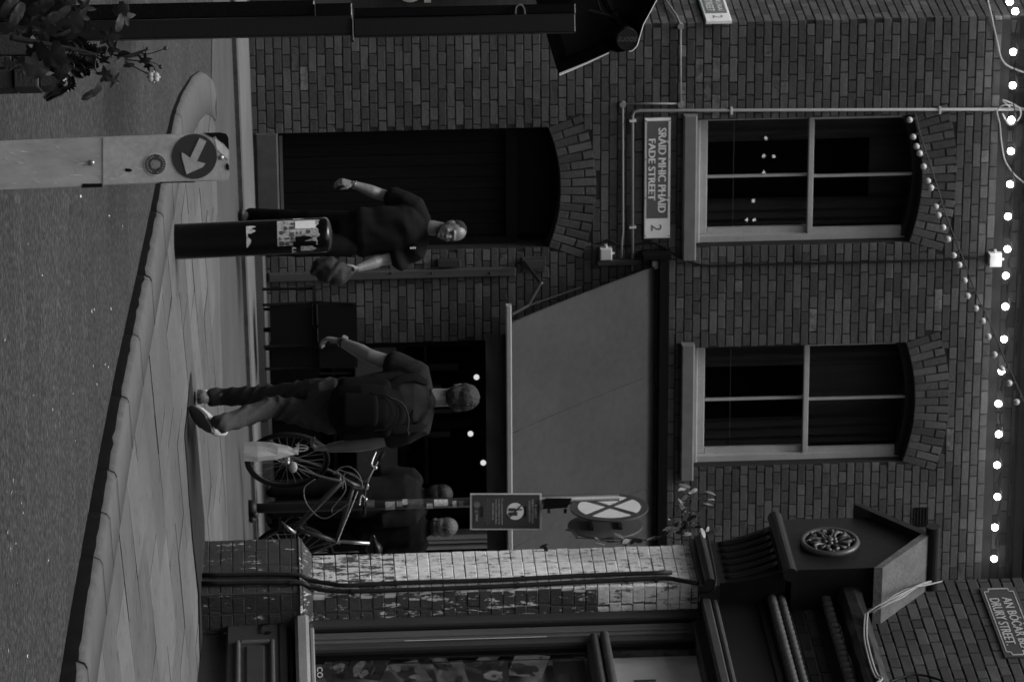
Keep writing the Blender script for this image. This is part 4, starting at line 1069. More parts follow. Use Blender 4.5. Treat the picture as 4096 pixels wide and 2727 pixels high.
sg = thing('string_light', 'slanting string of unlit frosted bulbs hanging across the two windows', 'string lights', F.m @ LU[10], THF, 'strings of bulbs on the brick building')
dirU = (LU[-1] - LU[0]).normalized(); upU = Vec((-dirU.z, 0, dirU.x)).normalized()
cab = [p + upU * .06 for p in LU]
for _ in range(2): cab = [cab[0]] + [(cab[i - 1] + cab[i] * 2 + cab[i + 1]) / 4 for i in range(1, len(cab) - 1)] + [cab[-1]]
mb = MB(); mb.tube(sm([cab[0] - dirU * .06] + cab + [cab[-1] + dirU * .5], 3), .0065, 6); mb.tube([cab[0] - dirU * .03, cab[0] + Vec((-.02, .1, .05))], .004, 5); mb.ring(cab[0] - dirU * .03, (1, 0, 0), (0, 0, 1), .016, .004, 14, 5); part(mb, 'cable', m_cable, sg, F)
bmo = MB().ball((0, 0, 0), .0285, 14, 10).mesh('bulb', m_bulbo, True)
ms = wmat(sg).inverted() @ F.m
for p, c in zip(LU, cab):
    b = link('bulb', bmo, sg); b.location = ms @ p
    w = wmat(b).inverted() @ F.m
    mb = MB(); mb.tube([p + (c - p) * .42, c], .012, 8); part(mb, 'socket', m_sock, b, F)
# a lit string across the side street, outside the frame; it is mirrored in the left window
fnw = F.n; mir = []
for x, y in ((1733, 463), (1762, 319), (1757, 360), (1780, 361), (1757, 398), (1718, 507), (1735, 507)):
    h = F.m @ F.loc(y * 1.7393, x * 1.7393, -.2); r = (h - CAMP).normalized(); r = r - fnw * 2 * r.dot(fnw); mir.append(h + r * (8.5 + .04 * (y - 319) / 40))
sg = thing('string_light', 'string of lit bulbs across the side street mirrored in the left window', 'string lights', mir[0], 0)
bmd = MB().ball((0, 0, 0), .0285, 16, 12).mesh('bulb', m_bulbd, True)
for p in mir:
    b = link('bulb', bmd, sg); b.location = p - mir[0]; b.scale = (.7, .7, .7); s_ = link('socket', sme, b)
mb = MB(); mb.tube([q + Vec((0, 0, .05)) for q in sorted(mir, key=lambda q: q.x)], .005, 5); part(mb, 'cable', m_cable, sg)
# ------------------------------------------------------------------ keep-right marker post in the foreground
DM = 11.8
t = thing('marker_post', 'pale flat reflective traffic post with a white arrow on a dark disc', 'traffic post', (P(660, 0, DM).x, DM, zroad(DM)), 0)
def pp(u, v, o=0.): 
    p = P(u, v, DM - o); return p
def mpost(u, v): return u, v
outl = [(565, -760), (564, 0), (547, 420), (530, 880), (536, 905), (552, 915), (700, 918), (716, 912), (723, 895), (724, 860), (742, 400), (759, 0), (790, -760)]
def plate(mb, pts, o0, o1):
    n = len(pts); f = [pp(u, v, o0) for u, v in pts]; b = [pp(u, v, o1) for u, v in pts]
    mb.add(f + b, [tuple(range(n)), tuple(range(2 * n - 1, n - 1, -1))] + [(i, i + n, (i + 1) % n + n, (i + 1) % n) for i in range(n)])
mb = MB(); plate(mb, outl, .0, -.03); part(mb, 'post_body', M('post_plastic', .25, .5, .42, 8, 40, .08, 90, stretch=(1, 1, .35)), t)
m_refl = M('reflective_sheet', .29, .42, .34, 11, 70, .35, 900)
mb = MB(); plate(mb, [(551, 412), (534, 880), (540, 902), (556, 911), (698, 914), (713, 908), (719, 892), (720, 860), (738, 412)], .0022, .0002); part(mb, 'reflective_panel', m_refl, t)
def circ(mb, u, v, r, o, n=40, o1=None): plate(mb, [(u + r * math.cos(2 * math.pi * i / n), v + r * math.sin(2 * math.pi * i / n)) for i in range(n)], o, o - .0015)
mb = MB(); circ(mb, 626, 778, 90, .0042); part(mb, 'sign_disc', M('sign_blue_grey', .03, .35, .1, 10, 60, .1, 500), t)
dx, dv = (698 - 559), (746 - 812); L_ = math.hypot(dx, dv); ex, ev = dx / L_, dv / L_; px, pv = -ev, ex
def ar(s, w): return (559 + ex * s + px * w, 812 + ev * s + pv * w)
mb = MB(); plate(mb, [ar(0, -15), ar(88, -15), ar(82, -55), ar(L_ - 35, -55) if False else ar(100, -46), ar(L_, 0), ar(100, 46), ar(82, 50), ar(88, 15), ar(0, 15)], .0064, .0048); part(mb, 'arrow', m_refl, t)
mb = MB(); circ(mb, 658, 622, 47, .0040); sk = part(mb, 'sticker', M('sticker_rim', .36, .5, .2), t)
mb = MB(); circ(mb, 658, 622, 41, .0056); part(mb, 'sticker_print', M('sticker_grey', .035, .5, .5, 60, 130), sk)
mb = MB()
for k in range(22):
    q = math.pi * 2 * k / 22; 
    if k % 11 in (0, 10): continue
    c_, s_ = math.cos(q), math.sin(q)
    plate(mb, [(658 + 34 * c_ + (-3 * s_ - 5 * c_) , 622 + 34 * s_ + (3 * c_ - 5 * s_)), (658 + 34 * c_ + (-3 * s_ + 4 * c_), 622 + 34 * s_ + (3 * c_ + 4 * s_)), (658 + 34 * c_ + (2 * s_ + 4 * c_), 622 + 34 * s_ + (-2 * c_ + 4 * s_)), (658 + 34 * c_ + (2 * s_ - 5 * c_), 622 + 34 * s_ + (-2 * c_ - 5 * s_))], .0068, .006)
plate(mb, [(640, 612), (652, 600), (672, 606), (678, 622), (668, 640), (650, 642), (641, 630)], .0068, .006)
part(mb, 'sticker_print', M('sticker_pale', .15, .5, .4, 60, 130), sk)['kind'] = 'stuff'
for pg in ([(532, 815), (530, 880), (536, 905), (552, 914), (600, 916), (588, 905), (576, 895), (566, 880), (556, 868), (545, 862), (552, 850), (545, 838)], [(652, 908), (660, 916), (682, 917), (678, 906), (664, 902)], [(673, 503), (676, 522), (682, 530), (688, 522), (687, 505), (680, 500)]):
    mb = MB(); plate(mb, pg, .0042, .003); part(mb, 'torn_patch', m_blackm, t)
mb = MB(); plate(mb, [(560, 860), (545, 862), (556, 868), (566, 880), (576, 895), (588, 905), (600, 914), (640, 913), (612, 884), (598, 868)], .0036, .0026); part(mb, 'torn_patch', M('torn_white', .5, .6, .2), t)
rnd = random.Random(31); mb = MB()
for i in range(34):
    u0, v0 = rnd.uniform(575, 735), rnd.uniform(10, 860) if i % 3 else rnd.uniform(10, 400); an = rnd.choice((1.2, 1.5, 1.8, .4, .9)) + rnd.uniform(-.3, .3); l_ = rnd.uniform(12, 75); w_ = rnd.uniform(.8, 2.4)
    if (u0 - 626) ** 2 + (v0 - 778) ** 2 < 125 ** 2 or (u0 - 658) ** 2 + (v0 - 622) ** 2 < 75 ** 2: continue
    u1, v1 = u0 + l_ * math.cos(an) * .5, min(860, v0 + l_ * math.sin(an)); u1 = min(730, max(572, u1)); um, vm = (u0 + u1) / 2 + rnd.uniform(-5, 5), (v0 + v1) / 2
    o_ = .0028 if v0 > 412 or v1 > 412 else .0006
    plate(mb, [(u0, v0), (um - w_, vm), (u1, v1), (um + w_, vm)], o_, o_ - .0006)
sc_ = part(mb, 'scuff_mark', M('scuff_pale', .42, .6, .3, 20, 60), t); sc_['kind'] = 'stuff'
for u, v in ((651, 366), (630, 884)):
    mb = MB(); c = pp(u, v, .002); mb.ball(c, .0085, 12, 7, (1, .55, 1)); part(mb, 'bolt', m_steel, t, None, True)
mb = MB(); plate(mb, [(735, 330), (752, 325), (749, 410), (734, 408)], .0012, .0002); part(mb, 'torn_patch', m_blackm, t); mb = MB(); plate(mb, [(728, 640), (733, 640), (730, 780), (726, 780)], .0026, .0016); part(mb, 'torn_patch', m_blackm, t)
# ------------------------------------------------------------------ black bollard with stickers
bs = G(967, 704); DB = bs.y; pxm = FPX / DB
t = thing('bollard', 'round black metal bollard covered in stickers at the kerb', 'bollard', bs, 0)
tilt = Vec((-.021, 0, 1)).normalized(); rB = .106; hB = .925
def bp(s): return bs + tilt * s
mb = MB(); prof = [(-.05, rB), (0, rB), (.02, rB), (hB - .06, rB * .985), (hB - .04, rB * 1.0), (hB - .025, rB * .96), (hB - .01, rB * .78), (hB, rB * .45), (hB + .004, rB * .02)]
mb.tube([bp(s) for s, r in prof], [r for s, r in prof], 32); part(mb, 'bollard_body', m_black, t, None, True)
def wrap(mb, th0, th1, s0, s1, o=.0015, n=10, fs=None):
    vs = []
    for i in range(n + 1):
        q = th0 + (th1 - th0) * i / n
        for s in (s0, s1): vs.append(bp(s + (fs(i / n) if fs and s == s1 else 0)) + Vec((math.sin(q), -math.cos(q), 0)) * (rB + o))
    mb.add(vs, [(2 * i, 2 * i + 2, 2 * i + 3, 2 * i + 1) for i in range(n)])
def bang(u): return math.asin(max(-1, min(1, (u - 962) / 143 * 2)))
def bh(v): return (v - 704) / pxm
mb = MB(); wrap(mb, bang(900), bang(1000), bh(1108), bh(1270), .0012, 16, lambda q: .009 * math.sin(q * 13) + .006 * math.sin(q * 31)); stt = part(mb, 'sticker', M('sticker_paper', .34, .5, .75, 30, 70, .05, 60), t)
rnd = random.Random(2); mb = MB()
for r_ in range(7):
    for c_ in range(5):
        if rnd.random() < .8:
            u0 = 902 + c_ * 19 + rnd.random() * 9; v0 = 1110 + r_ * 22 + rnd.random() * 8; wrap(mb, bang(u0), bang(min(999, u0 + rnd.uniform(5, 17))), bh(v0), bh(v0 + rnd.uniform(4, 20)), .0024, 3, lambda q: .006 * math.sin(q * 7 + r_ * 3 + c_))
part(mb, 'sticker_print', M('sticker_marks', .06, .6, .4, 40, 90), stt)['kind'] = 'stuff'
mb = MB(); wrap(mb, bang(965), bang(1000), bh(1180), bh(1235), .0034, 4, lambda q: .03 * math.sin(q * 9)); part(mb, 'torn_patch', m_black, stt); mb = MB(); wrap(mb, bang(985), bang(1003), bh(1170), bh(1262), .0034, 3); part(mb, 'torn_patch', m_black, stt)
mb = MB(); wrap(mb, bang(905), bang(935), bh(1180), bh(1260), .0036, 4, lambda q: .012 * math.sin(q * 12)); part(mb, 'sticker_print', m_signw, stt)
for u0, u1, v0, v1, md in ((915, 945, 985, 1015, m_signw), (915, 1000, 985, 997, m_signw), (990, 1022, 1200, 1255, m_pale), (1006, 1028, 1165, 1175, m_pale), (893, 897, 1170, 1210, m_pale)):
    mb = MB(); wrap(mb, bang(u0), bang(u1), bh(v0), bh(v1), .0014, 6, lambda q: .014 * math.sin(q * 11)); part(mb, 'sticker', M('torn_sticker', .4, .5, .8, 30, 60), t)
# ------------------------------------------------------------------ black sign pole with notice and discs
ps = G(2033, 1003); DP = ps.y
t = thing('sign_post', 'slim black street pole with an alcohol notice board and white cross disc signs', 'sign post', ps, 0)
tl = Vec((.001, 0, 1))
mb = MB(); mb.tube([ps + Vec((0, 0, -.1)), ps + Vec((0, 0, 3.05))], .041, 18); part(mb, 'pole', M('pole_paint', .02, .45, .3, 6, 50, .1, 60), t, None, True)
mb = MB(); mb.tube([ps + Vec((0, 0, -.02)), ps + Vec((0, 0, .03)), ps + Vec((0, 0, .05))], [.075, .07, .043], 18); mb.ball(ps + Vec((.05, -.04, .03)), .035, 8, 6); mb.ball(ps + Vec((.09, -.05, .01)), .028, 8, 6); part(mb, 'pole_collar', m_iron, t, None, True)
def q4(u0, u1, v0, v1, d): return [P(u0, v0, d), P(u1, v0, d), P(u1, v1, d), P(u0, v1, d)]
def flat(mb, pts, th):                               # thin slab facing the camera
    n = len(pts); mb.add(list(pts) + [p + Vec((0, th, 0)) for p in pts], [tuple(range(n)), tuple(range(2 * n - 1, n - 1, -1))] + [(i, i + n, (i + 1) % n + n, (i + 1) % n) for i in range(n)])
DN = DP - .07
mb = MB(); flat(mb, q4(1972, 2118, 1881, 2167, DN), .012); nb_ = part(mb, 'notice_board', M('notice_rim', .42, .45, .1), t)
mb = MB(); flat(mb, q4(1977.5, 2112.5, 1889, 2159, DN - .003), .002); part(mb, 'panel', m_signd, nb_)
def ntext(s, u0, u1, v0, v1, mat, d=.006):
    mb = MB(); text(mb, s, lambda x, y: P(u0 + (u1 - u0) * x, v0 + (v1 - v0) * y, DN - d)); part(mb, 'lettering', mat, nb_)
m_nt = M('notice_text', .36, .5, .1)
for s, u0, u1, v0, v1 in (('BY ORDER OF', 2018, 2070, 2139, 2147), ('DUBLIN CITY COUNCIL &', 1997, 2092, 2127, 2135), ('AN GARDA SÍOCHÁNA', 2002, 2087, 2115, 2123),
                          ('The consumption of alcohol', 1992, 2097, 2004, 2012), ('is strictly prohibited on the', 1994, 2096, 1992, 2000), ('street and in public places', 1995, 2096, 1980, 1988), ('within Dublin City', 2010, 2078, 1967, 1976),
                          ('Intoxicating Liquor Bye Laws', 1994, 2096, 1956, 1960), ('maximum fine on conviction', 1990, 2100, 1949, 1953), ('www.dublincity.ie', 2004, 2086, 1939, 1943)):
    ntext(s, u0, u1, v0, v1, m_nt if v0 > 1962 else M('notice_small_text', .12, .5, .1))
def pcirc(u, v, ru, rv, d, n=36): return [P(u + ru * math.cos(2 * math.pi * i / n), v + rv * math.sin(2 * math.pi * i / n), d) for i in range(n)]
mb = MB(); flat(mb, pcirc(2044, 2061, 34, 34, DN - .005), .001); part(mb, 'symbol', M('notice_symbol', .5, .5, .05), nb_)
mb = MB()
flat(mb, q4(2031, 2043, 2034, 2060, DN - .008), .001); flat(mb, q4(2034, 2040, 2060, 2088, DN - .008), .001); flat(mb, [P(u, v, DN - .008) for u, v in ((2048, 2034), (2060, 2034), (2062, 2070), (2046, 2070))], .001); flat(mb, q4(2040, 2050, 2060, 2065, DN - .008), .001)
flat(mb, [P(u, v, DN - .010) for u, v in ((2066, 2036), (2070, 2040), (2022, 2088), (2018, 2084))], .001); part(mb, 'symbol', m_signd, nb_)
mb = MB(); flat(mb, pcirc(2018, 1907, 13, 13, DN - .006, 10), .001); part(mb, 'emblem', M('emblem_grey', .1, .5, .3), nb_)
mb = MB()
for u, v in ((2040, 1905), (2046, 1909), (2046, 1901)): flat(mb, pcirc(u, v, 3.5, 3, DN - .006, 8), .001)
flat(mb, q4(2055, 2084, 1903, 1911, DN - .006), .001); part(mb, 'emblem', M('emblem_grey2', .14, .5, .3), nb_)
mb = MB()
for v in (2102, 1928): flat(mb, q4(2024, 2066, v, v + 3, DN - .009), .004)
part(mb, 'strap', m_blackm, nb_)
# oval-looking round signs, seen almost edge-on
def disc_sign(u, v, rr, d, ang, front):
    c = P(u, v, d); ax = Vec((math.sin(ang), math.cos(ang), 0)); az = Vec((0, 0, 1)); nn = Vec((-math.cos(ang), math.sin(ang), 0))
    if nn.y > 0: nn = -nn
    def pl(mb, pts, o, th):
        n = len(pts); f = [c + ax * x + az * z + nn * o for x, z in pts]; mb.add(f + [p - nn * th for p in f], [tuple(range(n)), tuple(range(2 * n - 1, n - 1, -1))] + [(i, i + n, (i + 1) % n + n, (i + 1) % n) for i in range(n)])
    ci = lambda r, n=44: [(r * math.cos(2 * math.pi * i / n), r * math.sin(2 * math.pi * i / n)) for i in range(n)]
    mb = MB(); pl(mb, ci(rr), 0, .012)
    ds = part(mb, 'disc_sign', M('disc_rim', .042, .4, .1) if front else M('disc_back', .06, .5, .2), t)
    if front:
        for k in range(4):
            tc = k * math.pi / 2; r2 = rr * .80; h = math.pi / 4 - .13; 
            pts = [(r2 * .13 * 1.2 * math.cos(tc), r2 * .13 * 1.2 * math.sin(tc))] + [(r2 * math.cos(tc - h + 2 * h * i / 12), r2 * math.sin(tc - h + 2 * h * i / 12)) for i in range(13)]
            mb = MB(); pl(mb, pts, .003, .002); part(mb, 'sign_face', M('sign_face_white', .54, .4, .06), ds)
    else:
        for z in (-.12, .12):
            mb = MB(); pl(mb, [(-.12, z - .015), (.12, z - .015), (.12, z + .015), (-.12, z + .015)], .022, .022); part(mb, 'bracket_rail', m_iron, ds)
disc_sign(2027, 2437, .325, DP - .16, R(-18), True)
disc_sign(2100, 2420, .31, DP - .08, R(-17), False)
mb = MB(); c = P(2020, 2225, DP); flat(mb, [P(u, v, DP - .1) for u, v in ((1992, 2184), (1992, 2288), (2030, 2268), (2036, 2170))], .06); nb2 = part(mb, 'bracket_box', m_black, t)
for v in (2190, 2256): mb = MB(); flat(mb, q4(2034, 2052, v, v + 11, DP - .11), .03); part(mb, 'bracket_clip', m_iron, nb2)
rnd = random.Random(8)
for u0, u1, v0, v1, val in ((2018, 2052, 1465, 1497, .05), (2031, 2068, 1540, 1578, .22), (2030, 2052, 1585, 1608, .14), (2020, 2044, 1608, 1628, .3), (2024, 2060, 1628, 1692, .06), (2042, 2064, 1705, 1729, .3), (2028, 2054, 1735, 1790, .4), (2034, 2060, 1808, 1824, .28), (2036, 2060, 1834, 1852, .1)):
    mb = MB()
    for i in range(6):
        a_ = [math.asin(max(-1, min(1, (u0 + (u1 - u0) * k / 6 - 2043) / 20.))) for k in (i, i + 1)]
        f = [ps + Vec((math.sin(q) * .0425, -math.cos(q) * .0425, (v - 1003) * DP / FPX)) for q, v in ((a_[0], v0), (a_[1], v0), (a_[1], v1), (a_[0], v1))]
        mb.add(f, [(0, 1, 2, 3)])
    sk = part(mb, 'sticker', M('pole_sticker_%d' % int(val * 100), val, .5, .7, 40, 90), t)
# ------------------------------------------------------------------ people
def loft(mb, pts, rad, side, n=14):
    """closed tapered tube with elliptical sections; rad = [(r along side, r across)]"""
    pts = [Vec(p) for p in pts]; k = len(pts); rings = []
    rad = [(r, r) if not isinstance(r, tuple) else r for r in rad]
    def fr(i):
        t = (pts[min(i + 1, k - 1)] - pts[max(i - 1, 0)]).normalized()
        s = side - t * side.dot(t)
        if s.length < .2: s = Vec((0, 1, 0)) - t * t.y
        s.normalize(); return t, s, t.cross(s)
    t, s, c = fr(0); t1, s1, c1 = fr(k - 1)
    for q in (.98, .7, .35): rings.append((pts[0] - t * min(rad[0]) * math.sqrt(1 - (1 - q) ** 2) * .7 if False else pts[0] - t * min(rad[0]) * .8 * q, s, c, [r * math.sqrt(max(.02, 1 - q * q)) for r in rad[0]]))
    for i in range(k):
        t, s, c = fr(i); rings.append((pts[i], s, c, rad[i]))
    for q in (.35, .7, .98): rings.append((pts[-1] + t1 * min(rad[-1]) * .8 * q, s1, c1, [r * math.sqrt(max(.02, 1 - q * q)) for r in rad[-1]]))
    vs = []; fs = []
    for p, s, c, r in rings:
        vs += [p + s * r[0] * math.cos(2 * math.pi * j / n) + c * r[1] * math.sin(2 * math.pi * j / n) for j in range(n)]
    for i in range(len(rings) - 1):
        for j in range(n): fs.append((i * n + j, i * n + (j + 1) % n, (i + 1) * n + (j + 1) % n, (i + 1) * n + j))
    fs += [tuple(range(n - 1, -1, -1)), tuple((len(rings) - 1) * n + j for j in range(n))]
    mb.add(vs, fs)
def organic(mb, vox, it=4, disp=None):
    me = mb.mesh('tmp'); o = bpy.data.objects.new('tmp', me); COL.objects.link(o)
    m = o.modifiers.new('r', 'REMESH'); m.mode = 'VOXEL'; m.voxel_size = vox; m.use_smooth_shade = True
    m = o.modifiers.new('s', 'SMOOTH'); m.iterations = it; m.factor = .5
    dg = bpy.context.evaluated_depsgraph_get(); dg.update()
    me2 = bpy.data.meshes.new_from_object(o.evaluated_get(dg))
    r = MB(); r.v = [v.co.copy() for v in me2.vertices]; r.f = [list(p.vertices) for p in me2.polygons]; r.mi = [0] * len(r.f)
    if disp:
        nr = [v.normal.copy() for v in me2.vertices]
        r.v = [p + n * disp(p) for p, n in zip(r.v, nr)]
    bpy.data.objects.remove(o); bpy.data.meshes.remove(me); bpy.data.meshes.remove(me2)
    return r
m_skin = M('skin', .12, .5, .12, 14, 60, .1, 200)
m_skin2 = M('skin_tattooed', .12, .5, .4, 16, 60, .1, 200)
m_jean = M('denim', .036, .9, .4, 7, 60, .25, 500, spec=.08)
m_tee = M('dark_tee', .009, .95, .2, 5, 60, .2, 500, spec=.06)
m_tee2 = M('charcoal_tee', .0135, .95, .2, 5, 60, .2, 500, spec=.08)
m_blackcl = M('black_cloth', .0045, .95, .3, 5, 50, .25, 400, spec=.06)
m_hair = M('grey_brown_hair', .026, .6, .6, 40, 160, .6, 260, spec=.2, stretch=(1, 1, .5))
m_shoe = M('pale_canvas_shoe', .5, .7, .15, 12, 60, .2, 300)
m_sole = M('shoe_sole', .05, .8, .3, 40, 90, .4, 200)
def lerpP(a, b, t): return a.lerp(b, t)
def hand(mb, wr, d, pn, th, L=.185, curl=.5, r=1.):
    """palm, four unequal bent fingers and a thumb; d = direction, pn = palm normal, th = thumb side"""
    d = d.normalized(); pn = (pn - d * pn.dot(d)).normalized(); th = (th - d * th.dot(d)); th = (th - pn * th.dot(pn)).normalized()
    pe = wr + d * L * .5
    loft(mb, [wr, wr + d * L * .22, pe], [(.027 * r, .019 * r), (.038 * r, .017 * r), (.041 * r, .013 * r)], th)
    for k, (o, l) in enumerate(((.030, .46), (.010, .52), (-.010, .48), (-.029, .38))):
        b = pe + th * o * r - d * .012; a1 = curl * .6; a2 = curl * 1.5; a3 = curl * 2.3; l *= L
        p1 = b + (d * math.cos(a1) + pn * math.sin(a1)) * l * .45; p2 = p1 + (d * math.cos(a2) + pn * math.sin(a2)) * l * .33; p3 = p2 + (d * math.cos(a3) + pn * math.sin(a3)) * l * .24
        loft(mb, [b, p1, p2, p3], [.0095 * r, .009 * r, .0082 * r, .007 * r], th, 8)
    b = wr + d * L * .14 + th * .024 * r
    p1 = b + (d * .72 + th * .62 + pn * .25).normalized() * .038; p2 = p1 + (d * .9 + th * .2 + pn * .4).normalized() * .034
    loft(mb, [b, p1, p2, p2 + (d * .9 + pn * .5).normalized() * .018], [.015 * r, .012 * r, .0105 * r, .008 * r], pn, 8)
def head(mb, c, f, up, sc=1.):
    """skull, jaw, nose, brow, lips, ears; f = where the face looks"""
    f = (f - up * f.dot(up)).normalized(); s = f.cross(up).normalized()
    rot = Matrix((s, f, up)).transposed()
    def e(x, y, z, rx, ry, rz): mb.ball(c + (s * x + f * y + up * z) * sc, 1, 16, 12, (rx * sc, ry * sc, rz * sc), rot)
    e(0, -.012, .028, .076, .096, .088); e(0, .018, -.02, .066, .078, .085); e(0, .045, -.075, .042, .04, .038); e(0, .005, -.06, .055, .06, .05)
    e(0, .092, -.022, .013, .022, .026); e(0, .104, -.036, .016, .014, .011); e(0, .078, .022, .05, .018, .012)
    e(0, .083, -.066, .024, .011, .0065); e(0, .081, -.077, .02, .011, .0065); e(0, .076, -.1, .02, .016, .014)
    for q in (-1, 1):
        e(q * .036, .07, -.03, .022, .018, .018); e(q * .076, -.012, -.012, .007, .018, .03); e(q * .081, -.016, .004, .006, .012, .016)
    return s, rot
def face(par, c, f, up, sc=1., beard=False):
    f = (f - up * f.dot(up)).normalized(); s = f.cross(up).normalized(); rot = Matrix((s, f, up)).transposed()
    for q in (-1, 1):
        mb = MB(); mb.ball(c + (s * q * .031 + f * .083 + up * .0) * sc, 1, 10, 8, (.0125 * sc, .009 * sc, .0065 * sc), rot); part(mb, 'eye', M('eye_dark', .02, .3, .1), par, None, True)
        mb = MB(); mb.tube([c + (s * q * .014 + f * .097 + up * .016) * sc, c + (s * q * .033 + f * .093 + up * .022) * sc, c + (s * q * .05 + f * .08 + up * .015) * sc], [.004, .005, .003], 6); part(mb, 'eyebrow', M('brow_hair', .03, .7, .3), par, None, True)
    mb = MB(); mb.tube([c + (s * -.022 + f * .088 + up * -.071) * sc, c + (f * .096 + up * -.07) * sc, c + (s * .022 + f * .088 + up * -.071) * sc], [.002, .004, .002], 6); part(mb, 'mouth', M('lip', .07, .5, .1), par, None, True)
def fold(amp, fx_, fz, seed=0):
    return lambda p: amp * (noise.noise(Vec((p.x * fx_, p.y * fx_, p.z * fz + seed))) + .6 * noise.noise(Vec((p.x * fx_ * 2.1 + p.z * 9, p.y * fx_ * 2, p.z * fz * 1.7))))

# ---- the man with a rucksack walking away
d1 = 24.85
def q1(u, v, d=0.): return P(u, v, d1 + d)
ftL, ftR = G(1592, 781), G(1655, 752)
foot0 = Vec(((ftL.x + ftR.x) / 2, (ftL.y + ftR.y) / 2, zpav(d1)))
p1 = thing('person', 'man in dark t-shirt, jeans and pale shoes walking away with a rucksack and paper bag', 'person', foot0, 0)
side = Vec((1, 0, 0))
hd = q1(1588, 1838, .02); nk_ = q1(1590, 1725, 0.); ch = q1(1598, 1600, 0); wa = q1(1612, 1440, 0); pe = q1(1622, 1338, .0)
shL, shR = q1(1488, 1668), q1(1712, 1672, .0)
elL, elR = q1(1424, 1478, .06), q1(1772, 1480, .06); wrL, wrR = q1(1366, 1364, .22), q1(1791, 1318, .16)
hpL, hpR = q1(1566, 1325, .02), q1(1674, 1325, -.02)
knL, knR = q1(1580, 1075, .36), q1(1628, 1092, .0)
anL, anR = Vec((q1(1592, 846).x, ftL.y - .08, zpav(ftL.y) + .10)), q1(1700, 868, -.42)
body = MB()
s1_, rot1 = head(body, hd, Vec((-.12, 1, 0)), Vec((.0, .05, 1)).normalized(), 1.02)
loft(body, [q1(1594, 1690), nk_, q1(1589, 1800, .02)], [(.062, .062), (.058, .060), (.056, .06)], side)
loft(body, [pe, wa, ch, q1(1597, 1680)], [(.13, .1), (.13, .1), (.15, .11), (.12, .08)], side)
for sh_, el, wr in ((shL, elL, wrL), (shR, elR, wrR)):
    loft(body, [sh_, sh_.lerp(el, .5), el, el.lerp(wr, .3), el.lerp(wr, .75), wr], [.055, .05, .045, .048, .036, .030], Vec((0, 1, 0)))
hand(body, wrL, P(1352, 1305, d1 + .27) - wrL, Vec((1, .2, -.3)), Vec((.35, 1, .5)), .19, .75)
hand(body, wrR, Vec((0, .02, -1)), Vec((-1, -.2, 0)), Vec((0, 1, 0)), .185, 1.15)
for hp, kn, an in ((hpL, knL, anL), (hpR, knR, anR)):
    loft(body, [hp, kn, kn.lerp(an, .35), an], [.06, .042, .04, .034], side)
part(organic(body, .0065, 3), 'body', m_skin, p1, None, True)
tee = MB()
loft(tee, [q1(1622, 1352), q1(1618, 1400), wa, ch, q1(1598, 1655), q1(1596, 1706)], [(.175, .135), (.172, .13), (.172, .128), (.195, .14), (.185, .125), (.085, .085)], side)
loft(tee, [q1(1560, 1697), q1(1500, 1672), shL.lerp(elL, .25), shL.lerp(elL, .50)], [.065, .088, .083, .084], Vec((0, 1, 0)))
loft(tee, [q1(1640, 1700), q1(1702, 1676), shR.lerp(elR, .25), shR.lerp(elR, .58)], [.065, .085, .078, .072], Vec((0, 1, 0)))
part(organic(tee, .008, 3, lambda p: .007 * (1 - 2 * abs(math.sin((p.x * .7 + p.z) * 15 + 2.6 * noise.noise(p * 4)))) * max(0, .5 + noise.noise(p * 3.3)) + .003 * noise.noise(p * 14)), 'shirt', m_tee2, p1, None, True)
mb = MB(); nkc = q1(1592, 1722); mb.ring(nkc, (1, 0, .05), (0, 1, 0), .066, .008, 28, 6); part(mb, 'collar', m_blackcl, p1, None, True)
jn = MB()
loft(jn, [q1(1622, 1365), pe, q1(1622, 1290)], [(.165, .125), (.178, .135), (.16, .13)], side)
loft(jn, [hpL, hpL.lerp(knL, .5), knL, knL.lerp(anL, .4), anL + Vec((0, 0, .08)), anL + Vec((0, 0, .01))], [(.092, .108), (.082, .09), .068, .062, .057, .06], side)
loft(jn, [hpR, hpR.lerp(knR, .5), knR, knR.lerp(anR, .4), knR.lerp(anR, .80), knR.lerp(anR, .97)], [(.10, .112), (.088, .095), .071, .066, .058, .062], side)
def jf(p):
    k = 1.0 if abs(p.z - knR.z) < .16 else .45
    a = (1 - 2 * abs(math.sin(p.z * 33 + p.x * 26 + 2.4 * noise.noise(p * 6)))) * .008 * k
    return a + .006 * noise.noise(Vec((p.x * 9, p.y * 9, p.z * 5)))
part(organic(jn, .0075, 2, jf), 'trousers', m_jean, p1, None, True)
def shoe(par, heel, toe, up, flat_):
    d = (toe - heel).normalized(); s = d.cross(up).normalized(); u = s.cross(d).normalized(); L = (toe - heel).length
    mb = MB(); loft(mb, [heel + d * .03 + u * .055, heel + d * .09 + u * .058, heel + d * .16 + u * .046, heel + d * .225 + u * .036, heel + d * .265 + u * .03], [(.036, .048), (.038, .05), (.045, .04), (.044, .03), (.03, .02)], s)
    loft(mb, [heel + d * .04 + u * .06, heel + d * .045 + u * .105], [.038, .04], s)
    sh2 = part(organic(mb, .006, 3), 'shoe', m_shoe, par, None, True)
    mb = MB(); n = 26; top = []
    for i in range(n):
        q = 2 * math.pi * i / n; x = .15 + .145 * math.cos(q); w = (.046 if math.cos(q) > -.2 else .038) * (1 - .12 * math.cos(q) ** 2)
        top.append(heel + d * x + s * w * math.sin(q) + u * .022)
    mb.add(top + [p - u * .026 for p in top], [tuple(range(n)), tuple(range(2 * n - 1, n - 1, -1))] + [(i, i + n, (i + 1) % n + n, (i + 1) % n) for i in range(n)])
    part(mb, 'sole', m_sole, sh2)
hl = Vec((ftL.x - .0, ftL.y - .13, zpav(ftL.y) + .014)); shoe(p1, hl, hl + Vec((-.05, 1, .03)), Vec((0, 0, 1)), True)
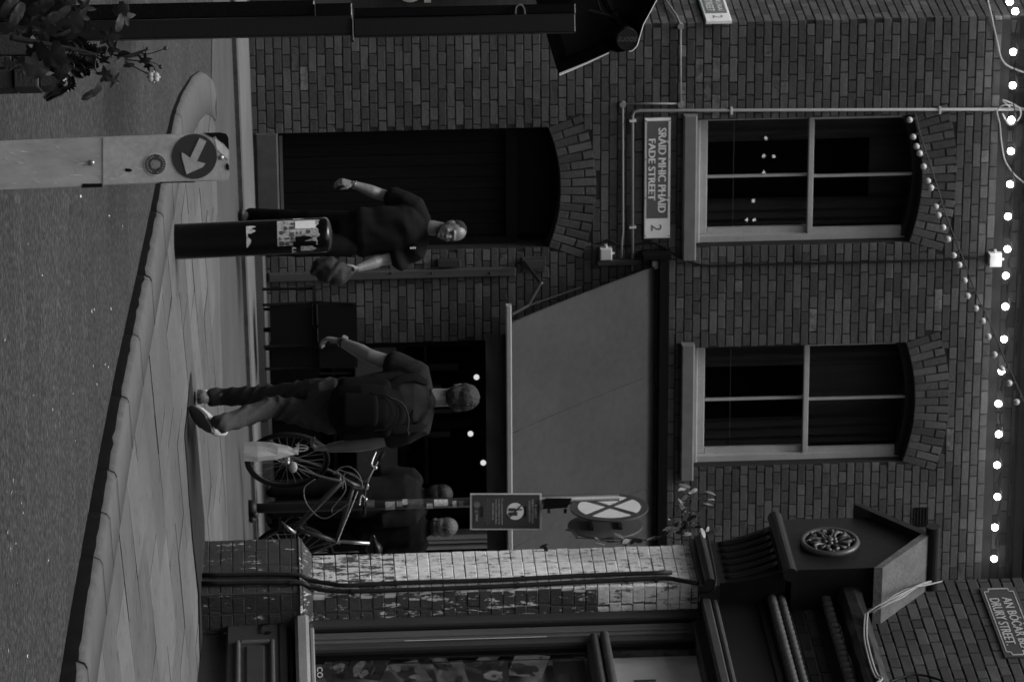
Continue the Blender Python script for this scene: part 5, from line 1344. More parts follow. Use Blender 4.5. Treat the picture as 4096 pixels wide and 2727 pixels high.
tR = Vec((ftR.x - .03, ftR.y + .0, zpav(ftR.y) + .02)); hR_ = P(1722, 842, tR.y - .17); dR = (tR - hR_).normalized(); shoe(p1, tR - dR * .27, tR, Vec((0, .75, .65)), False)
hr = MB()
hr.ball(hd + Vec((0, -.022, .036)), 1, 18, 14, (.085, .098, .088), rot1); hr.ball(hd + Vec((0, -.05, -.02)), 1, 16, 12, (.074, .06, .07), rot1); hr.ball(hd + Vec((.0, .02, .075)), 1, 14, 10, (.068, .08, .05), rot1)
part(organic(hr, .006, 2, lambda p: .005 * noise.noise(Vec((p.x * 60, p.y * 60, p.z * 25))) + .004 * noise.noise(p * 130)), 'hair', m_hair, p1, None, True)
wt = elL.lerp(wrL, .94); wd_ = (wrL - elL).normalized(); mb = MB(); mb.tube([wt - wd_ * .014, wt + wd_ * .014], .034, 18); w_ = part(mb, 'watch', m_black, p1, None, True)
wn = Vec((-.75, -.5, .42)).normalized(); mb = MB(); mb.tube([wt + wn * .028, wt + wn * .044], .02, 18); part(mb, 'watch_face', m_steel, w_)
# rucksack on his back
bpk = thing('backpack', 'black rucksack on the back of the walking man', 'rucksack', q1(1632, 1345, -.2), 0)
mb = MB(); loft(mb, [q1(1636, 1362, -.2), q1(1634, 1450, -.23), q1(1634, 1530, -.22), q1(1636, 1590, -.19)], [(.150, .10), (.152, .115), (.145, .11), (.115, .075)], side, 20)
for u in (1540, 1730): loft(mb, [q1(u, 1375, -.18), q1(u + (6 if u < 1600 else -12), 1540, -.17)], [.05, .05], side)
bdy = organic(mb, .009, 4, fold(.004, 6, 6, 4)); part(bdy, 'bag_body', m_blackcl, bpk, None, True)
mb = MB(); loft(mb, [q1(1640, 1380, -.32), q1(1640, 1500, -.32)], [(.11, .03), (.105, .03)], side, 16); part(organic(mb, .009, 3), 'front_pocket', m_blackcl, bpk, None, True)
mb = MB(); mb.tube(sm([q1(1585, 1545, -.3), q1(1600, 1590, -.29), q1(1625, 1618, -.275), q1(1665, 1633, -.27), q1(1700, 1633, -.27), q1(1725, 1628, -.27)]), .0055, 6); mb.tube([q1(1725, 1634, -.275), q1(1742, 1632, -.275)], .008, 6); part(mb, 'zip', M('zip_grey', .016, .7, .2, spec=.1), bpk, None, True)
mb = MB(); mb.tube(sm([q1(1570, 1480, -.33), q1(1590, 1560, -.32), q1(1650, 1590, -.31), q1(1710, 1560, -.32), q1(1722, 1490, -.33)]), .004, 6); part(mb, 'zip', M('zip_dark', .006, .8, .2, spec=.05), bpk, None, True)
mb = MB(); mb.tube([q1(1655, 1640, -.2), q1(1680, 1650, -.17), q1(1640, 1650, -.17)], .008, 6); part(mb, 'grab_handle', m_blackcl, bpk, None, True)
for pts in ([(1545, 1560, -.16), (1512, 1610, -.135), (1508, 1660, -.11), (1525, 1705, -.05), (1530, 1712, .03)], [(1722, 1570, -.16), (1716, 1620, -.14), (1712, 1668, -.11), (1690, 1702, -.05), (1682, 1706, .03)]):
    mb = MB(); loft(mb, [q1(*p) for p in pts], [(.028, .009)] * 5, Vec((1, 0, .3)), 12); part(mb, 'shoulder_strap', m_blackcl, bpk, None, True)
# paper bag in his right hand
pb_ = thing('paper_bag', 'crumpled pale paper bag with twisted handles held by the walking man', 'paper bag', q1(1800, 975, .16), 0)
mb = MB(); rws = [(976, 1766, 1844), (1030, 1765, 1845), (1070, 1768, 1842), (1110, 1775, 1834), (1150, 1784, 1824), (1170, 1792, 1818), (1185, 1784, 1816), (1195, 1764, 1818)]
rnd = random.Random(6); m_paper = M('paper', .8, .75, .12, 10, 40, .25, 14)
for i, (v, ua, ub) in enumerate(rws):
    dp = [.055, .058, .055, .05, .035, .018, .016, .02][i]; k = .25 * (ub - ua)
    rg = [(ua, 0), (ua + k, -dp), (ua + 2 * k + rnd.uniform(-5, 5), -dp * 1.25), (ub - k, -dp * .9), (ub, 0), (ub - k, dp), (ua + k, dp)]
    for u, dd in rg: mb.v.append(P(u + rnd.uniform(-2, 2), v + rnd.uniform(-3, 3), d1 + .16 + dd + rnd.uniform(-.008, .008)))
for i in range(len(rws) - 1):
    for j in range(7): mb.f.append([i * 7 + j, i * 7 + (j + 1) % 7, (i + 1) * 7 + (j + 1) % 7, (i + 1) * 7 + j]); mb.mi.append(0)
mb.f.append([6, 5, 4, 3, 2, 1, 0]); mb.mi.append(0)
part(mb, 'bag_body', m_paper, pb_)
mb = MB()
for o in (-6, 6): mb.tube(sm([P(1796 + o, 1180, d1 + .16), P(1797 + o, 1212, d1 + .16), P(1792 + o * .5, 1232, d1 + .17), P(1786 + o, 1215, d1 + .18), P(1784 + o, 1182, d1 + .18)]), .003, 5)
part(mb, 'handle', m_paper, pb_)

# ---- the man in black walking towards the camera
d2 = 32.4
def q2(u, v, d=0.): return P(u, v, d2 + d)
g2 = zroad(d2) + .02
p2 = thing('person', 'bearded man in black clothes walking towards the camera behind the black bollard', 'person', Vec((q2(940, 950).x, d2, g2)), 0)
fw = Vec((.42, -.9, 0)).normalized(); side = Vec((.93, .36, 0)).normalized()
hd2 = q2(926, 1806, -.06); nk2 = q2(912, 1728, -.02); ch2 = q2(915, 1620); wa2 = q2(925, 1500); pe2 = q2(935, 1410)
sR, sL = q2(818, 1664, -.02), q2(1012, 1664, .04)      # his right is on the left of the picture
eR, eL = q2(778, 1522, .08), q2(1042, 1522, -.02); wR, wL = q2(738, 1412, .02), q2(1074, 1428, -.14)
hR2, hL2 = q2(895, 1395, 0), q2(975, 1395, 0); kR, kL = q2(882, 1165, .14), q2(985, 1170, -.22)
aR_, aL_ = Vec((q2(868, 1000).x, d2 + .30, zroad(d2 + .3) + .10)), Vec((q2(985, 1000).x, d2 - .32, zroad(d2 - .32) + .10))
body = MB(); upv = Vec((.06, -.06, 1)).normalized()
s2_, rot2 = head(body, hd2, Vec((.42, -.86, -.1)), upv, 1.04)
loft(body, [q2(908, 1690), nk2, q2(918, 1770, -.03)], [(.066, .066), (.062, .064), (.058, .062)], side)
loft(body, [pe2, wa2, ch2, q2(911, 1675)], [(.14, .1), (.14, .1), (.15, .1), (.07, .06)], side)
for s_, e_, w_2 in ((sR, eR, wR), (sL, eL, wL)): loft(body, [s_, s_.lerp(e_, .5), e_, e_.lerp(w_2, .3), e_.lerp(w_2, .75), w_2], [.06, .054, .047, .051, .038, .031], Vec((0, 1, 0)))
hand(body, wR, Vec((-.05, -.05, -.2)), Vec((.5, .6, -.2)), Vec((.3, -.9, 0)), .19, .7)
hand(body, wL, Vec((.06, -.1, -.2)), Vec((-.6, .4, 0)), Vec((.1, -.9, 0)), .185, .9)
for h_, k_, a_ in ((hR2, kR, aR_), (hL2, kL, aL_)): loft(body, [h_, k_, k_.lerp(a_, .35), a_], [.075, .055, .055, .04], side)
part(organic(body, .0065, 3), 'body', m_skin2, p2, None, True); face(p2, hd2, Vec((.42, -.86, -.1)), upv, 1.04)
tee = MB()
loft(tee, [q2(928, 1448), wa2, ch2, q2(912, 1655), q2(909, 1698)], [(.215, .15), (.205, .145), (.205, .145), (.19, .125), (.09, .085)], side)
loft(tee, [q2(880, 1690), q2(826, 1660), sR.lerp(eR, .3), sR.lerp(eR, .66)], [.07, .09, .088, .09], Vec((0, 1, 0)))
loft(tee, [q2(945, 1690), q2(1004, 1662), sL.lerp(eL, .3), sL.lerp(eL, .52) + Vec((.02, 0, 0))], [.07, .09, .09, .094], Vec((0, 1, 0)))
part(organic(tee, .009, 4, lambda p: .010 * math.sin((p.x * .8 - p.z) * 26 + 3 * noise.noise(p * 4)) * (.4 + noise.noise(p * 3)) + .004 * noise.noise(p * 9)), 'shirt', m_tee, p2, None, True)
mb = MB(); l = q2(986, 1652, -.165)
for k in range(3): mb.box(l.x + .004, l.x + .02, l.y - .004, l.y + .02, l.z - .022 + k * .017, l.z - .012 + k * .017)
part(mb, 'chest_print', m_signw, p2)
tr = MB(); loft(tr, [q2(930, 1440), pe2, q2(935, 1370)], [(.165, .12), (.175, .13), (.15, .12)], side)
for h_, k_, a_ in ((hR2, kR, aR_), (hL2, kL, aL_)): loft(tr, [h_, h_.lerp(k_, .5), k_, k_.lerp(a_, .5), a_], [(.105, .115), .096, .085, .085, .085], side)
part(organic(tr, .009, 3, fold(.008, 6, 6, 2)), 'trousers', m_blackcl, p2, None, True)
m_shb = M('black_shoe', .02, .5, .2)
for a_, dr in ((aR_, Vec((-.25, -.95, 0))), (aL_, Vec((.25, -.95, 0)))):
    mb = MB(); loft(mb, [a_ + Vec((0, 0, -.05)) - dr * .05, a_ + Vec((0, 0, -.05)) + dr * .06, a_ + Vec((0, 0, -.068)) + dr * .17], [(.042, .045), (.046, .045), (.034, .025)], Vec((1, 0, 0))); part(organic(mb, .008, 2), 'shoe', m_shb, p2, None, True)
hr = MB(); f2 = Vec((.42, -.86, -.1)).normalized(); hr.ball(hd2 - f2 * .026 + upv * .045, 1, 18, 14, (.083, .096, .078), rot2); hr.ball(hd2 - f2 * .05, 1, 16, 12, (.078, .06, .075), rot2)
part(organic(hr, .006, 2, lambda p: .002 * noise.noise(p * 90)), 'hair', M('short_dark_hair', .018, .8, .5, 60, 160, .4, 260, spec=.1), p2, None, True)
brd = MB(); s3 = f2.cross(upv).normalized()
for q in (-1, 1): loft(brd, [hd2 + s3 * q * .07 - upv * .03 + f2 * .0, hd2 + s3 * q * .058 - upv * .075 + f2 * .025, hd2 + s3 * q * .02 - upv * .105 + f2 * .068, hd2 - upv * .108 + f2 * .074], [.012, .016, .016, .016], Vec((0, 0, 1)))
loft(brd, [hd2 + s3 * .024 - upv * .06 + f2 * .082, hd2 - upv * .056 + f2 * .092, hd2 - s3 * .024 - upv * .06 + f2 * .082], [.005, .006, .005], upv, 8)
part(organic(brd, .005, 2, lambda p: .002 * noise.noise(p * 100)), 'beard', M('short_dark_hair', .03), p2, None, True)
mb = MB(); wq = eR.lerp(wR, .93); mb.ring(wq, (wR - eR).normalized().cross(Vec((0, 1, 0))).normalized(), Vec((0, 1, 0)), .036, .003, 20, 5); part(mb, 'bracelet', m_steel, p2, None, True)
hb_ = thing('soft_bag', 'dark bundled soft bag hanging from the hand of the man in black', 'bag', q2(1090, 1255, -.2), 0)
mb = MB(); loft(mb, [q2(1066, 1272, -.2), q2(1084, 1320, -.2), q2(1092, 1362, -.19), q2(1086, 1392, -.18)], [(.085, .075), (.115, .09), (.10, .08), (.055, .05)], Vec((1, .2, 0)), 16); loft(mb, [q2(1090, 1380, -.18), q2(1080, 1408, -.17)], [.05, .03], Vec((1, 0, 0)))
part(organic(mb, .008, 3, lambda p: .014 * math.sin(p.x * 46 + p.z * 30 + 4 * noise.noise(p * 8)) * .6 + .008 * noise.noise(p * 16)), 'bag_body', M('dark_cloth', .009, .8, .4, 12, 50, .3, 200), hb_, None, True)
mb = MB(); mb.tube(sm([q2(1066, 1385, -.19), q2(1072, 1412, -.2), q2(1082, 1412, -.2), q2(1100, 1385, -.19)]), .007, 6); part(mb, 'strap', m_blackcl, hb_, None, True)

# ---- two people standing with their backs to us behind the bicycle
def stander(u, vh, d, lb, hair_m, coat_m, bob, turn):
    gz_ = zpav(d) + .08; c = P(u, vh, d); x = c.x; H = c.z + .11 - gz_
    t = thing('person', lb, 'person', (x, d, gz_), 0)
    f = Vec((math.sin(turn), math.cos(turn), 0)); s = f.cross(Vec((0, 0, 1)))
    def k(a, b, z): return Vec((x, d, gz_ + z * H)) + s * a + f * b
    b = MB(); _, rt = head(b, c, f, Vec((0, 0, 1)), .98)
    loft(b, [k(0, 0, .80), k(0, .0, .87)], [.056, .052], s); loft(b, [k(0, 0, .52), k(0, 0, .65), k(0, 0, .78)], [(.14, .1), (.13, .1), (.15, .1)], s)
    for q in (-1, 1):
        loft(b, [k(q * .19, 0, .79), k(q * .23, -.02, .63), k(q * .17, .16, .55)], [.05, .045, .032], f)
        hand(b, k(q * .17, .16, .55), f * .8 - s * q * .5, Vec((0, 0, 1)), f, .17, .8); loft(b, [k(q * .09, 0, .5), k(q * .1, 0, .28), k(q * .1, -.02, .05)], [.075, .055, .04], s)
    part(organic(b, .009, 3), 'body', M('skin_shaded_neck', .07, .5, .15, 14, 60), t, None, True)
    w = MB(); loft(w, [k(0, 0, .50), k(0, 0, .62), k(0, 0, .75), k(0, -.0, .81), k(0, 0, .84)], [(.2, .14), (.18, .135), (.21, .14), (.17, .11), (.075, .07)], s)
    for q in (-1, 1): loft(w, [k(q * .13, 0, .81), k(q * .19, 0, .79), k(q * .235, -.02, .63), k(q * .18, .15, .555)], [.07, .075, .065, .05], f)
    part(organic(w, .011, 3, fold(.008, 6, 6, u)), 'jacket', coat_m, t, None, True)
    w = MB()
    for q in (-1, 1): loft(w, [k(q * .08, 0, .53), k(q * .09, 0, .4), k(q * .1, 0, .28), k(q * .1, -.01, .04)], [(.1, .115), .1, .085, .075], s)
    part(organic(w, .011, 3), 'trousers', m_blackcl, t, None, True)
    for q in (-1, 1):
        w = MB(); loft(w, [k(q * .1, -.05, .028), k(q * .1, .06, .028), k(q * .1, .16, .016)], [.042, .044, .028], s); part(organic(w, .01, 2), 'shoe', m_shb, t, None, True)
    h = MB(); h.ball(c + f * -.02 + Vec((0, 0, .03)), 1, 18, 14, (.083, .098, .088), rt); h.ball(c + f * -.045 + Vec((0, 0, -.03)), 1, 16, 12, (.076, .062, .08), rt)
    if bob: h.ball(c + f * -.03 + Vec((0, 0, -.075)), 1, 16, 12, (.082, .066, .055), rt)
    part(organic(h, .007, 2, lambda p: .004 * noise.noise(Vec((p.x * 80, p.y * 80, p.z * 18))) + .003 * noise.noise(p * 90)), 'hair', hair_m, t, None, True)
m_blond = M('fair_hair', .065, .5, .7, 26, 120, .5, 160, stretch=(2.5, 2.5, .8)); m_drk = M('dark_hair', .004, .6, .5, 40, 160, .5, 260)
stander(1980, 1756, 34.0, 'dark haired person in dark jacket standing behind the bicycle, left of the sign pole', m_drk, M('dark_jacket', .008, .9, .3, spec=.08), False, R(28))
stander(2108, 1776, 34.1, 'fair haired person in black jacket standing right of the sign pole', m_blond, m_blackcl, True, R(8))
# ------------------------------------------------------------------ terrace frame, planter and plants at the left
DT = 14.5
gz = zroad(DT)
tf = thing('terrace_shelter', 'tall dark double post of a street terrace at the left edge', 'shelter', (P(80, 0, DT).x, DT, gz), 0)
def pbox(mb, u0, u1, v0, v1, d0, d1): 
    p, q = P(u0, (v0 + v1) / 2, d0), P(u1, (v0 + v1) / 2, d0); z0, z1 = P(u0, v0, d0).z, P(u0, v1, d0).z
    mb.bbox(p.x, q.x, d0, d1, z0, z1, .004)
mb = MB(); pbox(mb, 84, 160, -600, 1411, DT, DT + .07); part(mb, 'post', M('frame_paint', .011, .4, .12, 3, 30, .08, 60, spec=.2), tf)
mb = MB(); pbox(mb, 20, 84, -600, 1258, DT + .03, DT + .08); pbox(mb, 14, 84, 1262, 1408, DT + .02, DT + .08); part(mb, 'post', m_black, tf)
mb = MB(); pbox(mb, 66, 138, 1414, 2301, DT + .005, DT + .075); part(mb, 'upper_post', M('frame_paint', .03), tf)
mb = MB(); pbox(mb, 24, 64, 1414, 2302, DT + .03, DT + .09); part(mb, 'upper_post', m_black, tf)
mb = MB(); pbox(mb, 74, 165, 1405, 1413, DT - .006, DT + .07); part(mb, 'joint_plate', m_iron, tf)
mb = MB(); pbox(mb, -400, 84, -600, 150, DT + .1, DT + .14); part(mb, 'lower_panel', m_blackm, tf)
# staple of wire and a chip on the post
mb = MB(); mb.tube(sm([P(58, 2062, DT + .02), P(30, 2066, DT + .02), P(20, 2082, DT + .02), P(34, 2096, DT + .02), P(58, 2100, DT + .02)]), .0035, 5); part(mb, 'wire_staple', m_steel, tf)
# side-street wall and sign letters far behind the post
mb = MB(); fr2 = Frame(P(-40, 1700, 21.0) - Vec((0, 0, P(-40, 1700, 21.0).z)), R(6))
mb.box(-2.4, .095, 0, .06, 2.0, 2.98)
bx = thing('hanging_sign', 'pale striped sign board with a big white letter behind the dark post', 'sign', fr2.m @ Vec((-.3, 0, 2.0)), R(6))
part(mb, 'board', M('sign_stripe', .03, .6, .5, 2, 8, .05, 60, stretch=(.3, .3, 14)), bx, fr2)
mb = MB(); l = fr2.loc(2, 1640, .004)
mb.tube([l + Vec((-.06 + .06 * math.cos(q), -.012, .06 * math.sin(q))) for q in [i * math.pi / 12 - math.pi / 2 for i in range(13)]], .013, 6); part(mb, 'letter', m_signw, bx, fr2)
mb = MB(); l = fr2.loc(4, 1708, .004); mb.box(l.x - .05, l.x + .01, -.02, -.004, l.z - .015, l.z + .02); part(mb, 'letter', m_signw, bx, fr2)
# awning on the terrace frame, seen from its end
DA = 19.0
ta = thing('terrace_awning', 'dark roller awning with round end cap and pale edged flap at the top left', 'awning', P(150, 2510, DA), 0)
axd = Vec((-.3, .95, 0)).normalized()                # the roller runs away from us
c = P(158, 2510, DA); rA = 45 * DA / FPX
mb = MB(); mb.tube([c, c + axd * 2.2], rA * .98, 26); mb.tube([c - axd * .012, c], rA, 26); rl = part(mb, 'roller', m_canvd, ta, None, False)
mb = MB(); rr = Vec((1, .3, 0)).normalized()
text(mb, 'soons', lambda x, y: P(158 + (y - .5) * 19, 2510 - (x - .5) * 72 - (y - .5) * 6, DA - .02)); part(mb, 'lettering', M('cap_letter', .06, .4, .1), rl)
def sheet(mb, pts, th):
    n = len(pts); vs = [p for p in pts] + [p + axd * 2.2 for p in pts]
    mb.add(vs, [(i, i + 1, n + i + 1, n + i) for i in range(n - 1)])
    m_ = len(vs); vs2 = [p + Vec((0, 0, -th)) for p in vs]
    mb.add(vs2, [(n + i, n + i + 1, i + 1, i) for i in range(n - 1)])
mb = MB(); sheet(mb, [P(-300, 2745, DA), P(0, 2627, DA), P(100, 2572, DA), P(158, 2557, DA)], .004); part(mb, 'canvas', m_canvd, ta)
mb = MB(); sheet(mb, [P(203, 2512, DA), P(212, 2470, DA), P(205, 2440, DA), P(250, 2350, DA), P(300, 2237, DA)], .003); fl_ = part(mb, 'flap', m_canvd, ta)
m_edge = M('canvas_edge', .55, .6, .1)
mb = MB(); mb.tube([P(212, 2436, DA - .01), P(255, 2343, DA - .01), P(299, 2237, DA - .01)], [.003, .0055, .0075], 6); mb.tube([P(-300, 2745, DA - .01), P(0, 2627, DA - .01), P(100, 2573, DA - .01), P(158, 2556, DA - .01)], .0028, 6); mb.tube(sm([P(158, 2556, DA - .01), P(185, 2547, DA - .01), P(204, 2528, DA - .01), P(206, 2516, DA - .01)]), .003, 6); part(mb, 'edge_piping', m_edge, fl_)
mb = MB()
flp = [(-300, 2330), (-300, 2740), (0, 2622), (96, 2570), (118, 2535), (150, 2466), (204, 2470), (207, 2440), (298, 2236), (276, 2250), (215, 2224), (130, 2240), (20, 2290)]
n = len(flp); f = [P(u, v, DA + .25) for u, v in flp]; mb.add(f + [p + axd * .006 for p in f], [tuple(range(n)), tuple(range(2 * n - 1, n - 1, -1))] + [(i, i + n, (i + 1) % n + n, (i + 1) % n) for i in range(n)])
part(mb, 'end_panel', M('canvas_panel', .022, .9, .15, 1.2, 20, .1, 300), ta)
mb = MB(); f = [P(u, v, DA + .2) for u, v in ((132, 2213), (210, 2232), (274, 2248), (292, 2240), (250, 2262), (205, 2262), (130, 2240))]; n = 7; mb.add(f + [p + axd * .006 for p in f], [tuple(range(n)), tuple(range(2 * n - 1, n - 1, -1))] + [(i, i + n, (i + 1) % n + n, (i + 1) % n) for i in range(n)]); part(mb, 'hem', m_blackm, ta)
mb = MB(); mb.tube([P(140, 2500, DA + .1), P(60, 2455, DA + .1), P(-60, 2390, DA + .1)], .022, 10); mb.ball(P(60, 2455, DA + .1), .032, 10, 7); part(mb, 'support_arm', m_blackm, ta)
mb = MB(); mb.tube([P(46, 2355, DA + .05), P(65, 2440, DA + .05)], [.012, .009], 8); mb.tube(sm([P(0, 2388, DA + .06), P(40, 2402, DA + .06), P(60, 2420, DA + .06), P(70, 2450, DA + .06)]), .006, 6); part(mb, 'crank_handle', m_blackm, ta)
# planter of timber blocks
DPl = 13.6
pl = thing('planter', 'low planter built of short timber blocks at the lower left', 'planter', (P(250, 0, DPl).x, DPl, zroad(DPl)), 0)
m_blk = M('planter_timber', .03, .8, .3, 9, 60, .3, 120, island=.3)
for k, (u0, u1, v0, v1) in enumerate(((226, 272, -130, 44), (226, 272, 49, 140), (276, 356, -130, 47), (276, 352, 54, 147), (302, 348, 157, 246), (226, 272, -230, -135), (276, 356, -230, -135), (130, 222, -230, -60), (130, 222, -55, 120))):
    mb = MB(); pbox(mb, u0, u1, v0, v1, DPl + .004 * (k % 3), DPl + .3); part(mb, 'block', m_blk, pl)
mb = MB(); pbox(mb, 302, 346, 247, 254, DPl, DPl + .3); pbox(mb, 276, 350, 148, 153, DPl + .001, DPl + .3); part(mb, 'capping', M('capping_pale', .2, .6, .2), pl)
# leaves
m_leaf = M('leaf', .05, .45, .25, 12, 70, .15, 60, island=.55)
m_leafd = M('leaf_dark', .009, .5, .3, 12, 70, .15, 60, island=.5)
def lobed(n, kind, sx=1., sz=1., cup=.12, seed=0):
    rnd = random.Random(seed); vs = [Vec((0, 0, 0))]; N_ = 30
    for i in range(N_):
        t = 2 * math.pi * i / N_
        if kind == 'ivy': r = .50 + .55 * (1 - abs(math.sin(2.5 * t))) ** .9 * (1.15 if abs(t) < .4 or t > 5.9 else .95) if abs(t - math.pi) > .3 else .3
        elif kind == 'round': r = .9 + .08 * math.sin(9 * t) if abs(t - math.pi) > .25 else .4
        else: r = 1 / math.sqrt((math.cos(t)) ** 2 + (math.sin(t) / .42) ** 2)
        r *= 1 + rnd.uniform(-.05, .05)
        vs.append(Vec((r * math.cos(t) * sx, cup * r * r + .05 * math.sin(5 * t) * r, r * math.sin(t) * sz)))
    mb = MB(); mb.add(vs, [(0, i + 1, (i + 1) % N_ + 1) for i in range(N_)]); return mb
LEAF = {}
def leaf_mesh(kind, mat, s):
    k = (kind, mat.name, s)
    if k not in LEAF: LEAF[k] = lobed(30, kind, seed=s, cup=.1 + .1 * s).mesh('leaf', mat, True)
    return LEAF[k]
def put_leaf(par, p, size, kind, mat, tilt, roll, yaw=0., k=0):
    o = link('leaf', leaf_mesh(kind, mat, k % 3), par); o.location = wmat(par).inverted() @ p
    o.rotation_euler = (tilt, roll, yaw); o.scale = (size, size, size); return o
DV = 13.3
vine = thing('climbing_plant', 'leafy flowering plant with big lobed leaves leaning over the planter at lower left', 'plant', P(150, 60, DV), 0)
mb = MB(); mb.tube(sm([P(150, 40, DV), P(176, 172, DV), P(196, 290, DV), P(218, 385, DV), P(228, 430, DV), P(237, 478, DV)]), [.011 - .0004 * i for i in range(31)][:31], 7)
for q in ([(196, 280), (215, 330), (220, 400)], [(218, 385), (270, 380), (300, 395)], [(225, 420), (205, 425), (190, 430)], [(237, 478), (214, 545), (197, 595), (194, 663)][:3], [(237, 478), (246, 560), (262, 610), (300, 625)], [(232, 470), (222, 540), (200, 590)], [(240, 480), (270, 540), (300, 600)]):
    mb.tube(sm([P(u, v, DV - .02) for u, v in q]), .0028, 5)
for q in ([(245, 500), (280, 560), (304, 612)], [(237, 478), (215, 600), (195, 660)], [(238, 480), (248, 600), (268, 640)], [(235, 470), (205, 560), (196, 590)]): mb.tube(sm([P(u, v, DV - .02) for u, v in q]), .0018, 5)
part(mb, 'stem', M('stem_dark', .02, .6, .2), vine, None, True)
px_ = DV / FPX
for u, v, r_, kind, mat, ti, ro, ya in (
    (90, 285, 52, 'round', m_leaf, .3, .4, .4), (105, 355, 30, 'round', m_leaf, .5, -.5, -.3), (62, 320, 40, 'ivy', m_leaf, -.2, 1., .6), (140, 245, 42, 'leaf', m_leaf, .5, 1.9, .8), (60, 240, 48, 'leaf', m_leaf, .3, 2.2, .5),
    (30, 335, 40, 'ivy', m_leaf, .2, 1.3, 0), (150, 166, 32, 'leaf', m_leaf, .1, .2, .9), (115, 60, 55, 'ivy', m_leafd, .2, 2.6, .2), (95, 120, 50, 'ivy', m_leafd, -.3, 2.2, .3), (60, 70, 50, 'leaf', m_leaf, .2, 2.6, .2), (30, 160, 60, 'leaf', m_leafd, .1, 2.0, .3), (25, 40, 55, 'leaf', m_leaf, .1, 2.5, .3),
    (215, 200, 58, 'round', m_leafd, .2, .2, .2), (268, 150, 55, 'round', m_leafd, -.3, -.4, .3), (255, 235, 45, 'round', m_leafd, .2, .9, -.2), (290, 240, 38, 'round', m_leafd, .3, 1.5, .2), (165, 230, 42, 'round', m_leafd, .4, .5, .1), (205, 135, 38, 'round', m_leafd, .4, .5, .1),
    (65, 500, 42, 'ivy', m_leaf, .2, 2.8, .3), (98, 480, 36, 'leaf', m_leaf, .3, 2.9, .5), (40, 478, 36, 'round', m_leaf, .4, .5, .2), (150, 435, 42, 'ivy', m_leafd, .1, 1.6, .2), (195, 445, 34, 'ivy', m_leafd, .1, 1.2, .2), (240, 410, 30, 'ivy', m_leafd, .4, .8, .5),
    (222, 480, 28, 'ivy', m_leafd, .3, 1., .4), (268, 470, 40, 'leaf', m_leaf, .3, 2.5, .4), (300, 420, 36, 'ivy', m_leafd, .2, 2.0, .3), (320, 450, 34, 'ivy', m_leafd, .2, 2.3, .1), (340, 400, 30, 'leaf', m_leaf, .4, 2.6, .4), (375, 370, 42, 'leaf', m_leaf, .3, 2.1, .5), (395, 348, 22, 'leaf', m_leaf, .3, 1.9, .6),
    (240, 575, 30, 'ivy', m_leafd, .2, .4, .5), (262, 590, 22, 'ivy', m_leafd, .5, .2, .2), (262, 515, 20, 'leaf', m_leafd, .2, 1.7, .2), (215, 505, 22, 'leaf', m_leafd, .2, 1.2, .2), (20, 260, 45, 'leaf', m_leafd, .2, 1.8, .2), (85, 195, 45, 'leaf', m_leafd, .2, 2.3, .2)):
    put_leaf(vine, P(u, v, DV + (-.04 if kind != 'ivy' else .0) + ((u * 7 + v) % 11) * .008 - .03), r_ * px_ * 1.1, kind, mat, ti, -ro, ya, (u + v) % 3)
rnd = random.Random(19)
for i in range(34):
    u, v = rnd.uniform(-10, 290), rnd.uniform(20, 330)
    if v > 330 - u * .5: continue
    put_leaf(vine, P(u, v, DV + rnd.uniform(.0, .12)), rnd.uniform(16, 34) * px_, rnd.choice(('ivy', 'leaf', 'round')), m_leafd if i % 4 else m_leaf, rnd.uniform(-.5, .6), rnd.uniform(0, 6.2), rnd.uniform(-.8, .8), i)
mb = MB()
for q in range(8):
    a_ = q * .785; c = P(309 + 12 * math.cos(a_), 614 + 15 * math.sin(a_), DV - .03 - .01 * (q % 2)); mb.ball(c, .011, 8, 5, (.55 + .5 * abs(math.cos(a_)), .5, .55 + .5 * abs(math.sin(a_))))
part(mb, 'flower', M('white_petal', .36, .6, .15, 60, 120), vine, None, True)
for u, v in ((194, 663), (268, 644), (195, 590), (212, 573)): mb = MB(); mb.ball(P(u, v, DV - .02), .0065 * (1.2 if v > 600 else .9), 8, 6); part(mb, 'bud', M('bud', .04, .6, .2), vine, None, True)
fe = thing('fern', 'dark feathery fern drooping beside the planter', 'fern', P(250, 180, DV + .2), 0)
def frond(pts, w, seed):
    mb = MB(); c = sm([P(u, v, DV + .15) for u, v in pts], 6); mb.tube(c, .002, 4)
    for i in range(1, len(c)):
        t = (c[i] - c[i - 1]).normalized(); s = Vec((-t.z, 0, t.x)); k = w * (1 - abs(i / len(c) * 1.6 - .7) * .7)
        for sg in (-1, 1):
            tip = c[i] + s * sg * k + t * k * .45 + Vec((0, -.01, 0)); q = t * .0045
            mb.add([c[i] - q, c[i] + s * sg * k * .5 - q + t * k * .2, tip, c[i] + s * sg * k * .5 + q + t * k * .3, c[i] + q], [(0, 1, 2, 3, 4)])
    return mb
for i, (pts, w) in enumerate((([(230, 200), (238, 270), (262, 330), (298, 345)], .032), ([(225, 230), (250, 290), (285, 300), (300, 330)], .03), ([(240, 190), (256, 300), (250, 360), (270, 380)], .03), ([(330, 300), (345, 262), (372, 215), (394, 186)], .026), ([(300, 280), (340, 280), (352, 240)], .024), ([(170, 280), (200, 340), (215, 370), (200, 420)], .03), ([(150, 300), (185, 330), (220, 330)], .03), ([(175, 240), (195, 300), (190, 380)], .028))):
    part(frond(pts, w, i), 'frond', m_leafd, fe)
